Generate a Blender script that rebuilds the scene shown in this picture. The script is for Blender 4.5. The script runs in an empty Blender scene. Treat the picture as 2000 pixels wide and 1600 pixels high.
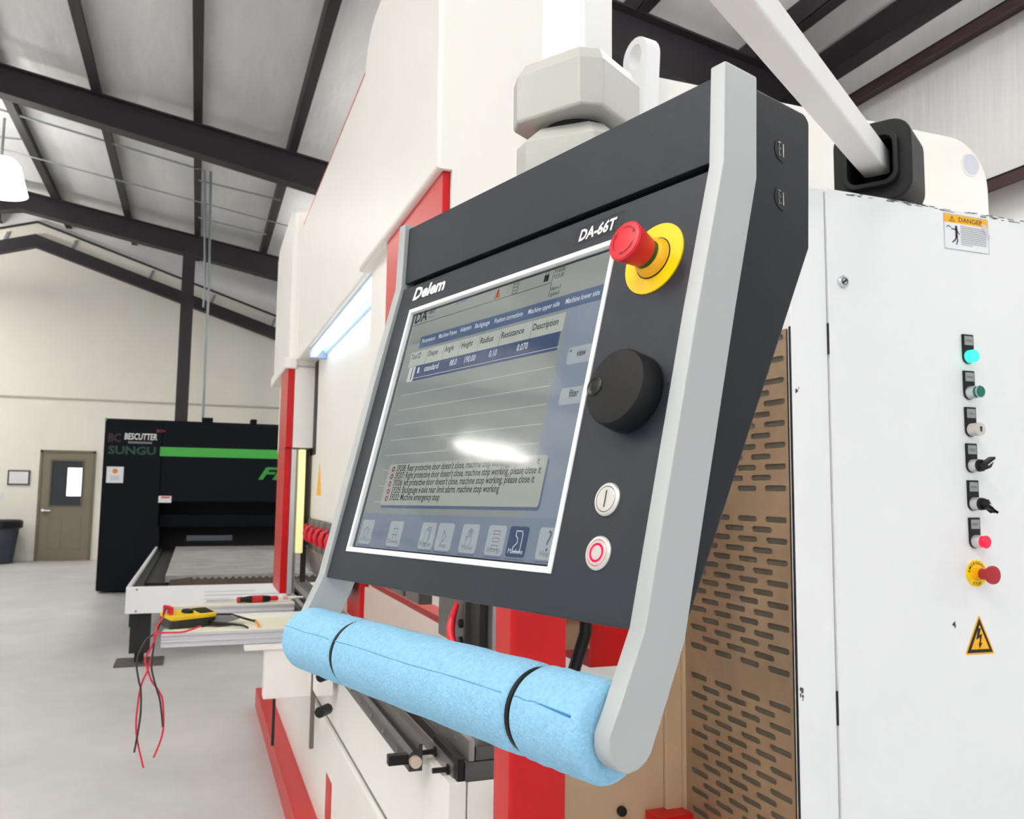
import bpy, bmesh, math, random
from mathutils import Vector as V, Matrix
random.seed(7)
sc = bpy.context.scene
C = sc.collection

# ------------------------------------------------------------------ camera
FPX, YAW, PIT, ROL = 1655.57, 0.3537, 0.098815, 0.011874      # solved from the photo's vanishing lines
CAM = V((0, 0, 1.40))
_F = V((math.sin(YAW)*math.cos(PIT), math.cos(YAW)*math.cos(PIT), math.sin(PIT)))
_R0 = V((math.cos(YAW), -math.sin(YAW), 0)); _U0 = _R0.cross(_F)
_R = _R0*math.cos(ROL) + _U0*math.sin(ROL); _U = -_R0*math.sin(ROL) + _U0*math.cos(ROL)
cd = bpy.data.cameras.new('camera'); cam = bpy.data.objects.new('camera', cd); C.objects.link(cam)
cd.sensor_fit = 'HORIZONTAL'; cd.sensor_width = 36; cd.lens = FPX/2000*36
cd.clip_start = 0.02; cd.clip_end = 200
cd.dof.use_dof = True; cd.dof.focus_distance = 0.85; cd.dof.aperture_fstop = 18
m = Matrix.Identity(4)
for i in range(3):
    m[i][0] = _R[i]; m[i][1] = _U[i]; m[i][2] = -_F[i]; m[i][3] = CAM[i]
cam.matrix_world = m
sc.camera = cam

# ------------------------------------------------------------------ world and exposure
w = bpy.data.worlds.new('world'); sc.world = w; w.use_nodes = True
w.node_tree.nodes['Background'].inputs[0].default_value = (0.93, 0.97, 1.0, 1)   # added daylight fill, let in where the front wall is left out
w.node_tree.nodes['Background'].inputs[1].default_value = .75
sc.view_settings.view_transform = 'Standard'; sc.view_settings.look = 'None'
sc.view_settings.gamma = 1.0; sc.view_settings.use_curve_mapping = False
sc.view_settings.exposure = 0.60
LAMP = 27.0            # emission of the high bay lenses

# ------------------------------------------------------------------ pixel helpers (2000 x 1600 frame)
def ray(px, py): return _R*((px-1000)/FPX) - _U*((py-800)/FPX) + _F
def hit(px, py, p0, n):
    d = ray(px, py); return CAM + d*((V(p0)-CAM).dot(n)/d.dot(n))
def atX(px, py, x): return hit(px, py, (x, 0, 0), V((1, 0, 0)))
def atY(px, py, y): return hit(px, py, (0, y, 0), V((0, 1, 0)))
def atZ(px, py, z): return hit(px, py, (0, 0, z), V((0, 0, 1)))

# ------------------------------------------------------------------ materials
def lin(c):
    return tuple(((x/255+.055)/1.055)**2.4 if x/255 > .04045 else x/255/12.92 for x in c)
def M(name, rgb, rough=.5, metal=0, var=0, vscale=4, bump=0, bscale=300, emit=0, ergb=None, spec=.5, coat=0, stretch=None, dist=.002):
    mt = bpy.data.materials.new(name); mt.use_nodes = True; nt = mt.node_tree; b = nt.nodes['Principled BSDF']
    col = lin(rgb); b.inputs['Base Color'].default_value = (*col, 1)
    b.inputs['Roughness'].default_value = rough; b.inputs['Metallic'].default_value = metal
    b.inputs['Specular IOR Level'].default_value = spec; b.inputs['Coat Weight'].default_value = coat
    if emit:
        b.inputs['Emission Color'].default_value = (*lin(ergb or rgb), 1); b.inputs['Emission Strength'].default_value = emit
    if var or bump:
        tc = nt.nodes.new('ShaderNodeTexCoord'); src = tc.outputs['Object']
        if stretch:
            mp = nt.nodes.new('ShaderNodeMapping'); mp.inputs['Scale'].default_value = stretch
            nt.links.new(src, mp.inputs[0]); src = mp.outputs[0]
    if var:
        n = nt.nodes.new('ShaderNodeTexNoise'); n.inputs['Scale'].default_value = vscale; n.inputs['Detail'].default_value = 6
        n.inputs['Roughness'].default_value = .65; nt.links.new(src, n.inputs['Vector'])
        r = nt.nodes.new('ShaderNodeValToRGB'); r.color_ramp.elements[0].position = .3; r.color_ramp.elements[1].position = .7
        r.color_ramp.elements[0].color = (*[x*(1-var) for x in col], 1)
        r.color_ramp.elements[1].color = (*[min(1, x*(1+var*.6)) for x in col], 1)
        nt.links.new(n.outputs['Fac'], r.inputs[0]); nt.links.new(r.outputs[0], b.inputs['Base Color'])
    if bump:
        n = nt.nodes.new('ShaderNodeTexNoise'); n.inputs['Scale'].default_value = bscale; n.inputs['Detail'].default_value = 3
        nt.links.new(src, n.inputs['Vector'])
        bp = nt.nodes.new('ShaderNodeBump'); bp.inputs['Strength'].default_value = bump; bp.inputs['Distance'].default_value = dist
        nt.links.new(n.outputs['Fac'], bp.inputs['Height']); nt.links.new(bp.outputs[0], b.inputs['Normal'])
    return mt
def emission(name, rgb, s):
    mt = bpy.data.materials.new(name); mt.use_nodes = True; nt = mt.node_tree
    nt.nodes.remove(nt.nodes['Principled BSDF']); e = nt.nodes.new('ShaderNodeEmission')
    e.inputs[0].default_value = (*lin(rgb), 1); e.inputs[1].default_value = s
    nt.links.new(e.outputs[0], nt.nodes['Material Output'].inputs[0]); return mt
def glass_pane(name, ior=1.45, rough=.03, tint=(1, 1, 1), smear=0):
    mt = bpy.data.materials.new(name); mt.use_nodes = True; nt = mt.node_tree
    nt.nodes.remove(nt.nodes['Principled BSDF'])
    t = nt.nodes.new('ShaderNodeBsdfTransparent'); t.inputs[0].default_value = (*tint, 1)
    g = nt.nodes.new('ShaderNodeBsdfGlossy'); g.inputs['Roughness'].default_value = rough
    f = nt.nodes.new('ShaderNodeFresnel'); f.inputs[0].default_value = ior
    x = nt.nodes.new('ShaderNodeMixShader')
    if smear:
        tc = nt.nodes.new('ShaderNodeTexCoord'); n = nt.nodes.new('ShaderNodeTexNoise'); n.inputs['Scale'].default_value = 14; n.inputs['Detail'].default_value = 5
        nt.links.new(tc.outputs['Object'], n.inputs['Vector'])
        r = nt.nodes.new('ShaderNodeMapRange'); r.inputs[1].default_value = .35; r.inputs[2].default_value = .75
        r.inputs[3].default_value = rough; r.inputs[4].default_value = rough+smear
        nt.links.new(n.outputs['Fac'], r.inputs[0]); nt.links.new(r.outputs[0], g.inputs['Roughness'])
    nt.links.new(f.outputs[0], x.inputs[0]); nt.links.new(t.outputs[0], x.inputs[1]); nt.links.new(g.outputs[0], x.inputs[2])
    nt.links.new(x.outputs[0], nt.nodes['Material Output'].inputs[0]); return mt

MT = dict(
    concrete=M('concrete_floor', (206, 206, 206), .42, var=.16, vscale=.9, bump=.12, bscale=25),
    tanwall=M('cream_wall_paint', (246, 244, 233), .75, var=.03, vscale=1.2),
    insul=M('white_roof_insulation', (236, 237, 238), .38, var=.08, vscale=2.2, bump=.55, bscale=3.2, stretch=(1, .28, 1), dist=.05),
    insulw=M('white_wall_insulation', (246, 247, 248), .35, var=.03, vscale=2.5, bump=.35, bscale=5, stretch=(1, 2.2, .22), dist=.04),
    steel=M('dark_primer_steel', (44, 38, 44), .55, var=.15, vscale=3),
    girt=M('red_oxide_girt_steel', (62, 42, 42), .5, var=.15, vscale=3),
    galv=M('galvanised_pipe', (150, 156, 160), .4, .6),
    white=M('white_machine_paint', (240, 241, 242), .38, var=.025, vscale=2.5),
    cream=M('cream_machine_paint', (243, 240, 234), .40, var=.02, vscale=2),
    shadetan=M('tan_with_warm_shade', (192, 166, 134), .38, var=.10, vscale=3),  # tan with warm shade put in; the lower frame itself is cream
    slotted=M('shaded_tan_perforated_sheet', (160, 137, 111), .26, .35, var=.16, vscale=4),  # cream cabinet paint with dim light and warm reflections put into the colour
    dark=M('dark_void_paint', (14, 14, 15), .6),
    red=M('red_machine_paint', (192, 3, 10), .35, var=.03, vscale=5, spec=.35),
    darkred=M('deep_red_paint', (200, 6, 12), .4),
    steelgrey=M('bright_tool_steel', (150, 147, 144), .32, .75, var=.12, vscale=20),
    tool=M('dark_tool_steel', (88, 86, 86), .36, .6, var=.15, vscale=15),
    rail=M('black_oxide_rail', (70, 69, 70), .35, .55, var=.12, vscale=12),
    alu=M('aluminium_profile', (205, 206, 210), .33, .5),
    black=M('black_plastic', (12, 12, 14), .45, spec=.35),
    rubber=M('black_rubber', (13, 14, 16), .55, spec=.35, bump=.2, bscale=90),
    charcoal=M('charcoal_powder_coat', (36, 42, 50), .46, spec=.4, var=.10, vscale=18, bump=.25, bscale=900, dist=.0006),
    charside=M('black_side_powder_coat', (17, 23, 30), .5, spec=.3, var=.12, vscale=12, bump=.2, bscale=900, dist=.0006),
    silver=M('silver_anodised_handle', (180, 184, 184), .42, .25, bump=.12, bscale=700, dist=.0005),
    foam=M('blue_foam', (146, 198, 228), .85, var=.14, vscale=230, bump=.9, bscale=420, dist=.0012, spec=.2),
    foamcut=M('blue_foam_cut', (92, 160, 214), .9, var=.08, vscale=160, bump=.5, bscale=300, dist=.001, spec=.2),
    frame=M('white_screen_frame', (235, 237, 237), .4),
    lcdedge=M('dark_screen_edge', (38, 42, 46), .3),
    yellow=M('yellow_plastic', (255, 214, 0), .42),
    yellow2=M('amber_collar_plastic', (250, 182, 4), .4),
    redbtn=M('red_button_plastic', (214, 22, 44), .38),
    redbtn2=M('crimson_button_plastic', (170, 22, 34), .4),
    green=M('green_ring_plastic', (24, 84, 34), .45),
    steelbtn=M('satin_steel_button', (222, 220, 214), .3, .5),
    ink=M('black_ink', (16, 16, 18), .6),
    inkgrey=M('grey_ink', (120, 122, 124), .6),
    redink=M('red_ink', (232, 14, 50), .5),
    whiteink=M('white_ink', (240, 240, 238), .5),
    jointpaint=M('pale_grey_hammer_paint', (192, 191, 184), .28, bump=.22, bscale=260, dist=.0012),
    armwhite=M('white_tube_paint', (236, 236, 234), .38),
    door=M('olive_door_paint', (128, 119, 100), .5),
    bin=M('slate_bin_plastic', (52, 60, 70), .5),
    chrome=M('chrome', (215, 218, 222), .15, 1),
    glassdark=M('dark_door_glass', (20, 24, 28), .06),
    paper=M('white_paper', (236, 238, 242), .6),
    navy=M('navy_black_machine_paint', (9, 15, 24), .5, var=.08, vscale=2, spec=.12),
    blackpit=M('black_interior', (5, 6, 8), .7),
    lgreen=M('green_stripe_paint', (60, 172, 62), .45),
    dgreen=M('dark_green_lettering', (8, 66, 46), .5),
    bgreen=M('bright_green_lettering', (34, 150, 44), .5),
    dred=M('dark_red_lettering', (52, 10, 13), .5),
    pallet=M('scorched_slat_steel', (158, 157, 154), .6, var=.45, vscale=3, stretch=(1, 3, 1)),
    brown=M('rusty_slat_edge', (82, 68, 58), .7, var=.3, vscale=12),
    handlered=M('red_grip_plastic', (196, 22, 32), .4),
    clear=M('clear_acetate', (222, 220, 228), .15),
    orange=M('orange_tip', (226, 140, 30), .5),
    yellowmeter=M('yellow_meter_plastic', (236, 196, 24), .45),
    leadred=M('red_test_lead', (214, 26, 54), .4),
    leadblack=M('black_test_lead', (40, 38, 38), .4),
    ltape=M('pale_yellow_tape', (242, 239, 214), .5),
    scuff=M('dark_scuff', (92, 92, 92), .8),
    lampwhite=emission('work_light_tube', (226, 246, 255), 2.6),
    lampblue=M('pale_blue_reflector', (196, 216, 240), .35),
    curtain=M('yellow_light_curtain', (250, 244, 170), .35, emit=.25, ergb=(255, 248, 180)),
    lens=emission('high_bay_lens', (255, 250, 242), LAMP),
    upfill=emission('added_ceiling_uplight', (255, 250, 244), LAMP*2.6),
    glowgreen=M('lit_green_lens', (60, 235, 180), .25, emit=.75, ergb=(40, 240, 180)),
    teal=M('teal_lens', (8, 112, 96), .25),
    glowred=M('lit_red_lens', (250, 14, 50), .25, emit=.7, ergb=(255, 10, 50)),
    ringred=emission('lit_red_ring', (255, 22, 72), 1.3),
    keywhite=M('ivory_key_switch', (206, 202, 194), .4),
    seam=M('foam_slit', (104, 164, 206), .9),
)
# screen colours: a display gives off its own light
def ui(name, rgb, s=.52, base=.3): return M(name, tuple(int(c*base) for c in rgb), .6, emit=s, ergb=rgb)
UI = dict(bg=ui('screen_grey', (150, 156, 152)), head=ui('screen_header_grey', (158, 162, 156)), side=ui('screen_blue_grey', (142, 154, 168)),
          tab=ui('screen_tab_blue', (82, 104, 138)), tabsel=ui('screen_tab_grey', (150, 156, 152)), col=ui('screen_column_header', (190, 194, 184)),
          sel=ui('screen_selected_blue', (60, 80, 116)), cell=ui('screen_white_cell', (216, 218, 214)), line=ui('screen_rule', (206, 208, 204)),
          pop=ui('screen_message_box', (178, 182, 172)), shadow=ui('screen_shadow_blue', (96, 110, 138)), key=ui('screen_key', (180, 188, 190)),
          keydark=ui('screen_key_dark', (66, 84, 116)), bar=ui('screen_bottom_blue', (132, 144, 160)), txt=ui('screen_dark_text', (24, 28, 40), .3), wtx=ui('screen_white_text', (226, 230, 234), .5),
          warn=ui('screen_warning_orange', (190, 110, 60)), err=ui('screen_error_red', (140, 60, 70)), dim=ui('screen_dim_text', (104, 116, 136)))

# ------------------------------------------------------------------ mesh builder
ORG = {}
class MB:
    def __init__(s): s.v = []; s.f = []
    def add(s, vs, fs):
        o = len(s.v); s.v += [V(p) for p in vs]; s.f += [tuple(i+o for i in f) for f in fs]; return s
    def box(s, c, h, ax=None):
        a, b, d = ax or (V((1, 0, 0)), V((0, 1, 0)), V((0, 0, 1))); c = V(c)
        vs = [c+a*(h[0]*i)+b*(h[1]*j)+d*(h[2]*k) for i in (-1, 1) for j in (-1, 1) for k in (-1, 1)]
        return s.add(vs, [(0, 1, 3, 2), (4, 6, 7, 5), (0, 4, 5, 1), (2, 3, 7, 6), (0, 2, 6, 4), (1, 5, 7, 3)])
    def bx(s, x0, x1, y0, y1, z0, z1):
        return s.box(((x0+x1)/2, (y0+y1)/2, (z0+z1)/2), (abs(x1-x0)/2, abs(y1-y0)/2, abs(z1-z0)/2))
    def prism(s, poly, o, a, b, d, t0, t1):
        o = V(o); n = len(poly)
        vs = [o+a*p[0]+b*p[1]+d*t for t in (t0, t1) for p in poly]
        return s.add(vs, [tuple(range(n)), tuple(range(2*n-1, n-1, -1))] + [(i, (i+1) % n, n+(i+1) % n, n+i) for i in range(n)])
    def cyl(s, p0, p1, r0, r1=None, seg=24, cap=True):
        p0, p1 = V(p0), V(p1); r1 = r0 if r1 is None else r1
        return s.lathe(p0, (p1-p0).normalized(), [(r0, 0), (r1, (p1-p0).length)], seg, cap)
    def lathe(s, o, ax, prof, seg=32, cap=True):
        o = V(o); ax = V(ax).normalized(); t = V((0, 0, 1)) if abs(ax.z) < .9 else V((1, 0, 0))
        a = ax.cross(t).normalized(); b = ax.cross(a)
        vs = [o+ax*h+(a*math.cos(2*math.pi*i/seg)+b*math.sin(2*math.pi*i/seg))*r for r, h in prof for i in range(seg)]
        fs = [(k*seg+i, k*seg+(i+1) % seg, (k+1)*seg+(i+1) % seg, (k+1)*seg+i) for k in range(len(prof)-1) for i in range(seg)]
        if cap:
            if prof[0][0] > 1e-6: fs.append(tuple(range(seg)))
            if prof[-1][0] > 1e-6: fs.append(tuple(range((len(prof)-1)*seg, len(prof)*seg)))
        return s.add(vs, fs)
    def tube(s, pts, r, seg=8):
        pts = [V(p) for p in pts]; n = len(pts); rs = r if isinstance(r, (list, tuple)) else [r]*n
        vs = []; up = None
        for i, p in enumerate(pts):
            d = (pts[min(i+1, n-1)]-pts[max(i-1, 0)]).normalized()
            if up is None: up = V((0, 0, 1)) if abs(d.z) < .9 else V((1, 0, 0))
            a = d.cross(up).normalized(); b = a.cross(d).normalized(); up = b
            vs += [p+(a*math.cos(2*math.pi*k/seg)+b*math.sin(2*math.pi*k/seg))*rs[i] for k in range(seg)]
        fs = [(i*seg+k, i*seg+(k+1) % seg, (i+1)*seg+(k+1) % seg, (i+1)*seg+k) for i in range(n-1) for k in range(seg)]
        return s.add(vs, fs+[tuple(range(seg)), tuple(range((n-1)*seg, n*seg))])
    def ring(s, c, ax, R, r, seg=40, sub=10, a0=0, a1=2*math.pi):
        ax = V(ax).normalized(); t = V((0, 0, 1)) if abs(ax.z) < .9 else V((1, 0, 0)); a = ax.cross(t).normalized(); b = ax.cross(a); c = V(c)
        vs = []
        for i in range(seg):
            th = a0+(a1-a0)*i/seg; d = a*math.cos(th)+b*math.sin(th)
            vs += [c+d*(R+r*math.cos(2*math.pi*k/sub))+ax*(r*math.sin(2*math.pi*k/sub)) for k in range(sub)]
        return s.add(vs, [(i*sub+k, i*sub+(k+1) % sub, ((i+1) % seg)*sub+(k+1) % sub, ((i+1) % seg)*sub+k) for i in range(seg) for k in range(sub)])
    def annulus(s, c, ax, r0, r1, seg=40):
        ax = V(ax).normalized(); t = V((0, 0, 1)) if abs(ax.z) < .9 else V((1, 0, 0)); a = ax.cross(t).normalized(); b = ax.cross(a); c = V(c)
        vs = [c+(a*math.cos(2*math.pi*i/seg)+b*math.sin(2*math.pi*i/seg))*r for r in (r0, r1) for i in range(seg)]
        return s.add(vs, [(i, (i+1) % seg, seg+(i+1) % seg, seg+i) for i in range(seg)])
    def quad(s, *p): return s.add(p, [tuple(range(len(p)))])
    def stroke(s, pts, wd, n):
        """flat line of width wd along pts, lying in the plane with normal n"""
        pts = [V(p) for p in pts]
        for p, q in zip(pts, pts[1:]):
            d = (q-p).normalized(); sd = d.cross(n).normalized()*(wd/2); e = d*(wd/2)
            s.quad(p-e+sd, q+e+sd, q+e-sd, p-e-sd)
        return s
    def text(s, body, o, xd, yd, w=None, h=.01, bold=0, shear=0, center=False, nrm=None, lift=0):
        cu = bpy.data.curves.new('lettering', 'FONT'); cu.body = body; cu.offset = bold; cu.shear = shear; cu.resolution_u = 2
        ob = bpy.data.objects.new('lettering', cu); me = ob.to_mesh()
        vs = [tuple(p.co) for p in me.vertices]; fs = [tuple(p.vertices) for p in me.polygons]
        ob.to_mesh_clear(); bpy.data.objects.remove(ob); bpy.data.curves.remove(cu)
        if not vs: return s
        x0 = min(p[0] for p in vs); x1 = max(p[0] for p in vs); ky = h/.70; kx = (w/(x1-x0)) if w else ky
        off = -(x1-x0)/2*kx if center else 0
        o = V(o)
        return s.add([o+V(xd)*((p[0]-x0)*kx+off)+V(yd)*(p[1]*ky) for p in vs], fs)
    def mesh(s, name, mat, origin, bevel=0, smooth=32, seg=2, only=None):
        bm = bmesh.new(); vv = [bm.verts.new(p-origin) for p in s.v]
        for f in s.f:
            try: bm.faces.new([vv[i] for i in f])
            except ValueError: pass
        bmesh.ops.recalc_face_normals(bm, faces=bm.faces)
        if bevel:
            es = [e for e in bm.edges if len(e.link_faces) == 2 and e.calc_face_angle(0) > .5]
            if only: es = [e for e in es if all(only(v.co+origin) for v in e.verts)]
            bmesh.ops.bevel(bm, geom=es, offset=bevel, segments=seg, profile=.5, affect='EDGES', clamp_overlap=True)
        me = bpy.data.meshes.new(name); bm.to_mesh(me); bm.free()
        for p in me.polygons: p.use_smooth = True
        me.set_sharp_from_angle(angle=math.radians(smooth))
        me.materials.append(mat); return me
    def build(s, name, mat, parent=None, bevel=0, origin=None, smooth=32, seg=2, label=None, face=None, only=None):
        org = V(origin) if origin is not None else (ORG[parent.name].copy() if parent else V((0, 0, 0)))
        o = bpy.data.objects.new(name, s.mesh(name, mat, org, bevel, smooth, seg, only)); C.objects.link(o)
        if parent: o.parent = parent; o.location = org-ORG[parent.name]
        else: o.location = org
        ORG[o.name] = org
        if label: o['label'] = label
        if bevel:
            wn = o.modifiers.new('weighted', 'WEIGHTED_NORMAL'); wn.keep_sharp = True; wn.weight = 80
        if face is not None:
            for p in o.data.polygons:
                if p.normal.dot(face) < 0: p.flip()
        return o
def tag(o, label, cat, group=None):
    o['label'] = label; o['category'] = cat
    if group: o['group'] = group
    return o
def thing(name, label, cat, loc, group=None):
    o = bpy.data.objects.new(name, None); C.objects.link(o); o.location = V(loc); ORG[o.name] = V(loc); o.empty_display_size = .05
    return tag(o, label, cat, group)
def struct(o): o['kind'] = 'structure'; return o
def share(src, parent, d):
    """another piece sharing src's mesh, moved by d"""
    o = bpy.data.objects.new(src.name.split('.')[0], src.data); C.objects.link(o); o.parent = parent
    org = ORG[src.name]+V(d); o.location = org-ORG[parent.name]; ORG[o.name] = org; return o
X_, Y_, Z_ = V((1, 0, 0)), V((0, 1, 0)), V((0, 0, 1))
def rrect(w, h, r, n=5):
    """rounded rectangle outline centred on 0"""
    out = []
    for cx, cy, a in ((w/2-r, h/2-r, 0), (-w/2+r, h/2-r, 90), (-w/2+r, -h/2+r, 180), (w/2-r, -h/2+r, 270)):
        out += [(cx+r*math.cos(math.radians(a+90*i/n)), cy+r*math.sin(math.radians(a+90*i/n))) for i in range(n+1)]
    return out

# ================================================================== THE BUILDING
RX, RZ, SL = -3.15, 6.9, .165            # ridge and roof pitch
XR, XL, YB, YF = 5.4, -11.7, 18.7, -4.0
def roof(x): return RZ-SL*abs(x-RX)
struct(MB().bx(XL-.3, XR+.3, YF-8, YB+.3, -.2, 0).build('floor', MT['concrete']))
ceil = struct(MB().prism([(XL, roof(XL)), (RX, RZ), (XR, roof(XR)), (XR, roof(XR)+.15), (RX, RZ+.15), (XL, roof(XL)+.15)], (0, 0, 0), X_, Z_, Y_, YF, YB+.1).build('ceiling', MT['insul']))
# purlins and rafters
for i in range(-7, 7):
    x = -.22+1.22*i
    if x < XL+.3 or x > XR-.2 or abs(x-RX) < .2: continue
    z = roof(x)
    pr = MB().bx(x-.035, x+.035, YF, YB, z-.215, z-.002); pr.bx(x-.035, x+.075, YF, YB, z-.222, z-.2); pr.build('purlin', MT['steel'], ceil)
for yr in (1.0, 6.3, 11.6, 16.9):
    mb = MB()
    for sgn, xe in ((1, XR), (-1, XL)):
        top = lambda x: roof(x)-.21
        dpt = lambda x: .34+.16*abs(x-RX)/8.5
        web = [(RX, top(RX)), (xe, top(xe)), (xe, top(xe)-dpt(xe)), (RX, top(RX)-dpt(RX))]
        mb.prism(web, (0, yr, 0), X_, Z_, Y_, -.012, .012)
        for k in (0, 1):
            f = lambda x: top(x)-(dpt(x) if k else 0)
            mb.prism([(RX, f(RX)), (xe, f(xe)), (xe, f(xe)-.02), (RX, f(RX)-.02)], (0, yr, 0), X_, Z_, Y_, -.11, .11)
    mb.build('rafter', MT['steel'], ceil)
for yr in (6.3, 11.6, 16.9):                                     # wall columns of each frame
    h = roof(XR)-.4
    mb = MB().bx(XR-.42, XR-.05, yr-.012, yr+.012, 0, h); mb.bx(XR-.44, XR-.42, yr-.11, yr+.11, 0, h); mb.build('column', MT['steel'], ceil)
pc = atY(354, 815, 16.9)
hh = roof(pc.x)-.55
cb = MB().bx(pc.x-.11, pc.x+.11, 16.78, 16.80, 0, hh); cb.bx(pc.x-.11, pc.x+.11, 17.0, 17.02, 0, hh); cb.bx(pc.x-.012, pc.x+.012, 16.8, 17.0, 0, hh); cb.build('column', MT['steel'], ceil)
# thin straps and conduits under the roof
def strap(a, b, y, z0=-.28, r=.016):
    pa, pb = atY(*a, y), atY(*b, y); MB().tube([pa, pb], r, 8).build('conduit', MT['galv'], ceil)
strap((0, 214), (388, 330), 13.2); strap((388, 352), (548, 391), 13.2, r=.014); strap((0, 290), (580, 446), 14.4, r=.012); strap((388, 425), (520, 458), 14.4, r=.016); strap((0, 268), (42, 272), 14.4)
c1 = [atY(388, 328, 13.2), atY(400, 334, 13.2), atY(400, 560, 13.2), atY(397, 600, 13.2)]
MB().tube(c1, .016, 8).build('conduit', MT['galv'], ceil)
c2 = [atY(412, 335, 13.2), atY(408, 560, 13.2), atY(401, 700, 13.2), atY(396, 822, 13.2)]
MB().tube(c2, .018, 8).build('conduit', MT['galv'], ceil)
# end wall: white upper wall and cream gable finish
wb = struct(MB().prism([(XL, 0), (XR, 0), (XR, roof(XR)), (RX, RZ), (XL, roof(XL))], (0, YB+.06, 0), X_, Z_, Y_, 0, .1).build('wall_back', MT['insulw']))
gz = lambda x: 6.68-.325*abs(x+3.2)
MB().prism([(XL, 0), (XR, 0), (XR, gz(XR)), (-3.2, 6.68), (XL, gz(XL))], (0, YB, 0), X_, Z_, Y_, 0, .05).build('gable_lining', MT['tanwall'], wb)
for dz, th, dp in ((0, .035, .05), (-.30, .24, .16)):
    MB().prism([(XL, gz(XL)+dz), (-3.2, 6.68+dz), (XR, gz(XR)+dz), (XR, gz(XR)+dz-th), (-3.2, 6.68+dz-th*1.05), (XL, gz(XL)+dz-th)], (0, YB, 0), X_, Z_, Y_, -dp, -.001).build('gable_rail', MT['steel'], wb)
for x in (-3.75, -2.55, .0-1.15+.05, .12, 1.36):
    z = gz(x); MB().prism([(x-.03, z-.3), (x+.02, z-.3), (x+.08, z-.1), (x+.04, z-.1)], (0, YB, 0), X_, Z_, Y_, -.06, -.002).build('brace', MT['galv'], wb)
MB().tube([atY(-80, 769, YB-.03), atY(620, 800, YB-.03)], .018, 8).build('conduit', M('cream_conduit', (206, 204, 194), .6), wb)
# door
d0, d1 = -2.86, -1.925
dr = struct(MB().bx(d0-.02, d0+.03, YB-.05, YB+.02, 0, 2.14).bx(d1-.03, d1+.02, YB-.05, YB+.02, 0, 2.14).bx(d0-.02, d1+.02, YB-.05, YB+.02, 2.09, 2.14).build('door_1', M('olive_door_frame', (112, 105, 90), .5), bevel=.004))
lf_ = MB().bx(d0+.03, d1-.03, YB-.035, YB-.001, .01, .98).bx(d0+.03, d0+.19, YB-.035, YB-.001, .98, 2.09).bx(d1-.19, d1-.03, YB-.035, YB-.001, .98, 2.09).bx(d0+.19, d1-.19, YB-.035, YB-.001, .98, 1.06).bx(d0+.19, d1-.19, YB-.035, YB-.001, 1.93, 2.09).build('door_leaf', MT['door'], dr)
for x0, x1 in ((d0+.17, d0+.42), (d1-.42, d1-.17)):
    MB().bx(x0, x1, YB-.043, YB-.034, .22, .82).build('door_panel', MT['door'], dr, bevel=.012)
MB().bx(d0+.17, d1-.17, YB-.045, YB-.034, 1.035, 1.065).bx(d0+.17, d1-.17, YB-.045, YB-.034, 1.93, 1.96).bx(d0+.17, d0+.2, YB-.045, YB-.034, 1.06, 1.93).bx(d1-.2, d1-.17, YB-.045, YB-.034, 1.06, 1.93).build('pane_frame', M('pane_trim', (100, 94, 82), .5), dr)
MB().bx(d0+.19, d1-.19, YB-.02, YB-.012, 1.06, 1.93).build('door_pane', MT['glassdark'], dr)
MB().bx(d1-.46, d1-.21, YB-.0225, YB-.0205, 1.25, 1.8).build('bright_window_beyond', emission('daylit_window', (250, 252, 255), 2.2), dr, label='bright daylit window seen through the door pane')
MB().cyl((d0+.09, YB-.04, .97), (d0+.09, YB-.1, .97), .03, seg=16).box((d0+.15, YB-.1, .965), (.075, .012, .014)).build('door_handle', MT['chrome'], dr, bevel=.004)
# right-hand wall with girts
wr = struct(MB().bx(XR, XR+.12, YF, YB, 0, roof(XR)).build('wall_right', MT['insulw']))
for z in (atX(1690, 195, XR).z, atX(1930, 372, XR).z, 2.35):
    MB().bx(XR-.10, XR-.001, YF, YB, z-.02, z).bx(XR-.20, XR-.185, YF, YB, z-.09, z).bx(XR-.2, XR-.001, YF, YB, z-.012, z).build('girt', MT['girt'], wr)
MB().bx(XR-.18, XR-.001, YF, YB, roof(XR)-.24, roof(XR)-.01).build('eave_strut', MT['steel'], wr)
wl = struct(MB().bx(XL-.12, XL, YF, YB, 0, roof(XL)).build('wall_left', MT['insulw']))
for z in (1.2, 2.4, 3.6, 4.8):
    MB().bx(XL+.001, XL+.2, YF, YB, z-.09, z).build('girt', MT['girt'], wl)

# high bay lights
def high_bay(loc, label, rot=0, L=1.5, W=.34, group=None, cord=True):
    a = V((math.cos(rot), math.sin(rot), 0)); b = V((-math.sin(rot), math.cos(rot), 0)); loc = V(loc)
    t = thing('high_bay_light', label, 'light', loc, group)
    h = MB().prism([(-W/2, 0), (W/2, 0), (W*.32, .10), (-W*.32, .10)], loc, b, Z_, a, -L/2, L/2)
    h.build('housing', MT['whiteink'], t)
    MB().box(loc-Z_*.006, (L/2-.02, W/2-.02, .005), (a, b, Z_)).build('lens', MT['lens'], t)
    MB().box(loc+Z_*.106, (L/2-.02, W*.3, .004), (a, b, Z_)).build('added_uplight', MT['upfill'], t)  # added glowing strip that brightens the roof from below
    zt = roof(loc.x)-loc.z
    for s in (-1, 1): MB().tube([loc+a*(s*L*.3)+Z_*.1, loc+a*(s*L*.3)+Z_*zt], .006, 6).build('hanger', MT['galv'], t)
    return t
NLAB = 'unseen linear white high bay light hanging on thin rods from the roof purlins'
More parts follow.
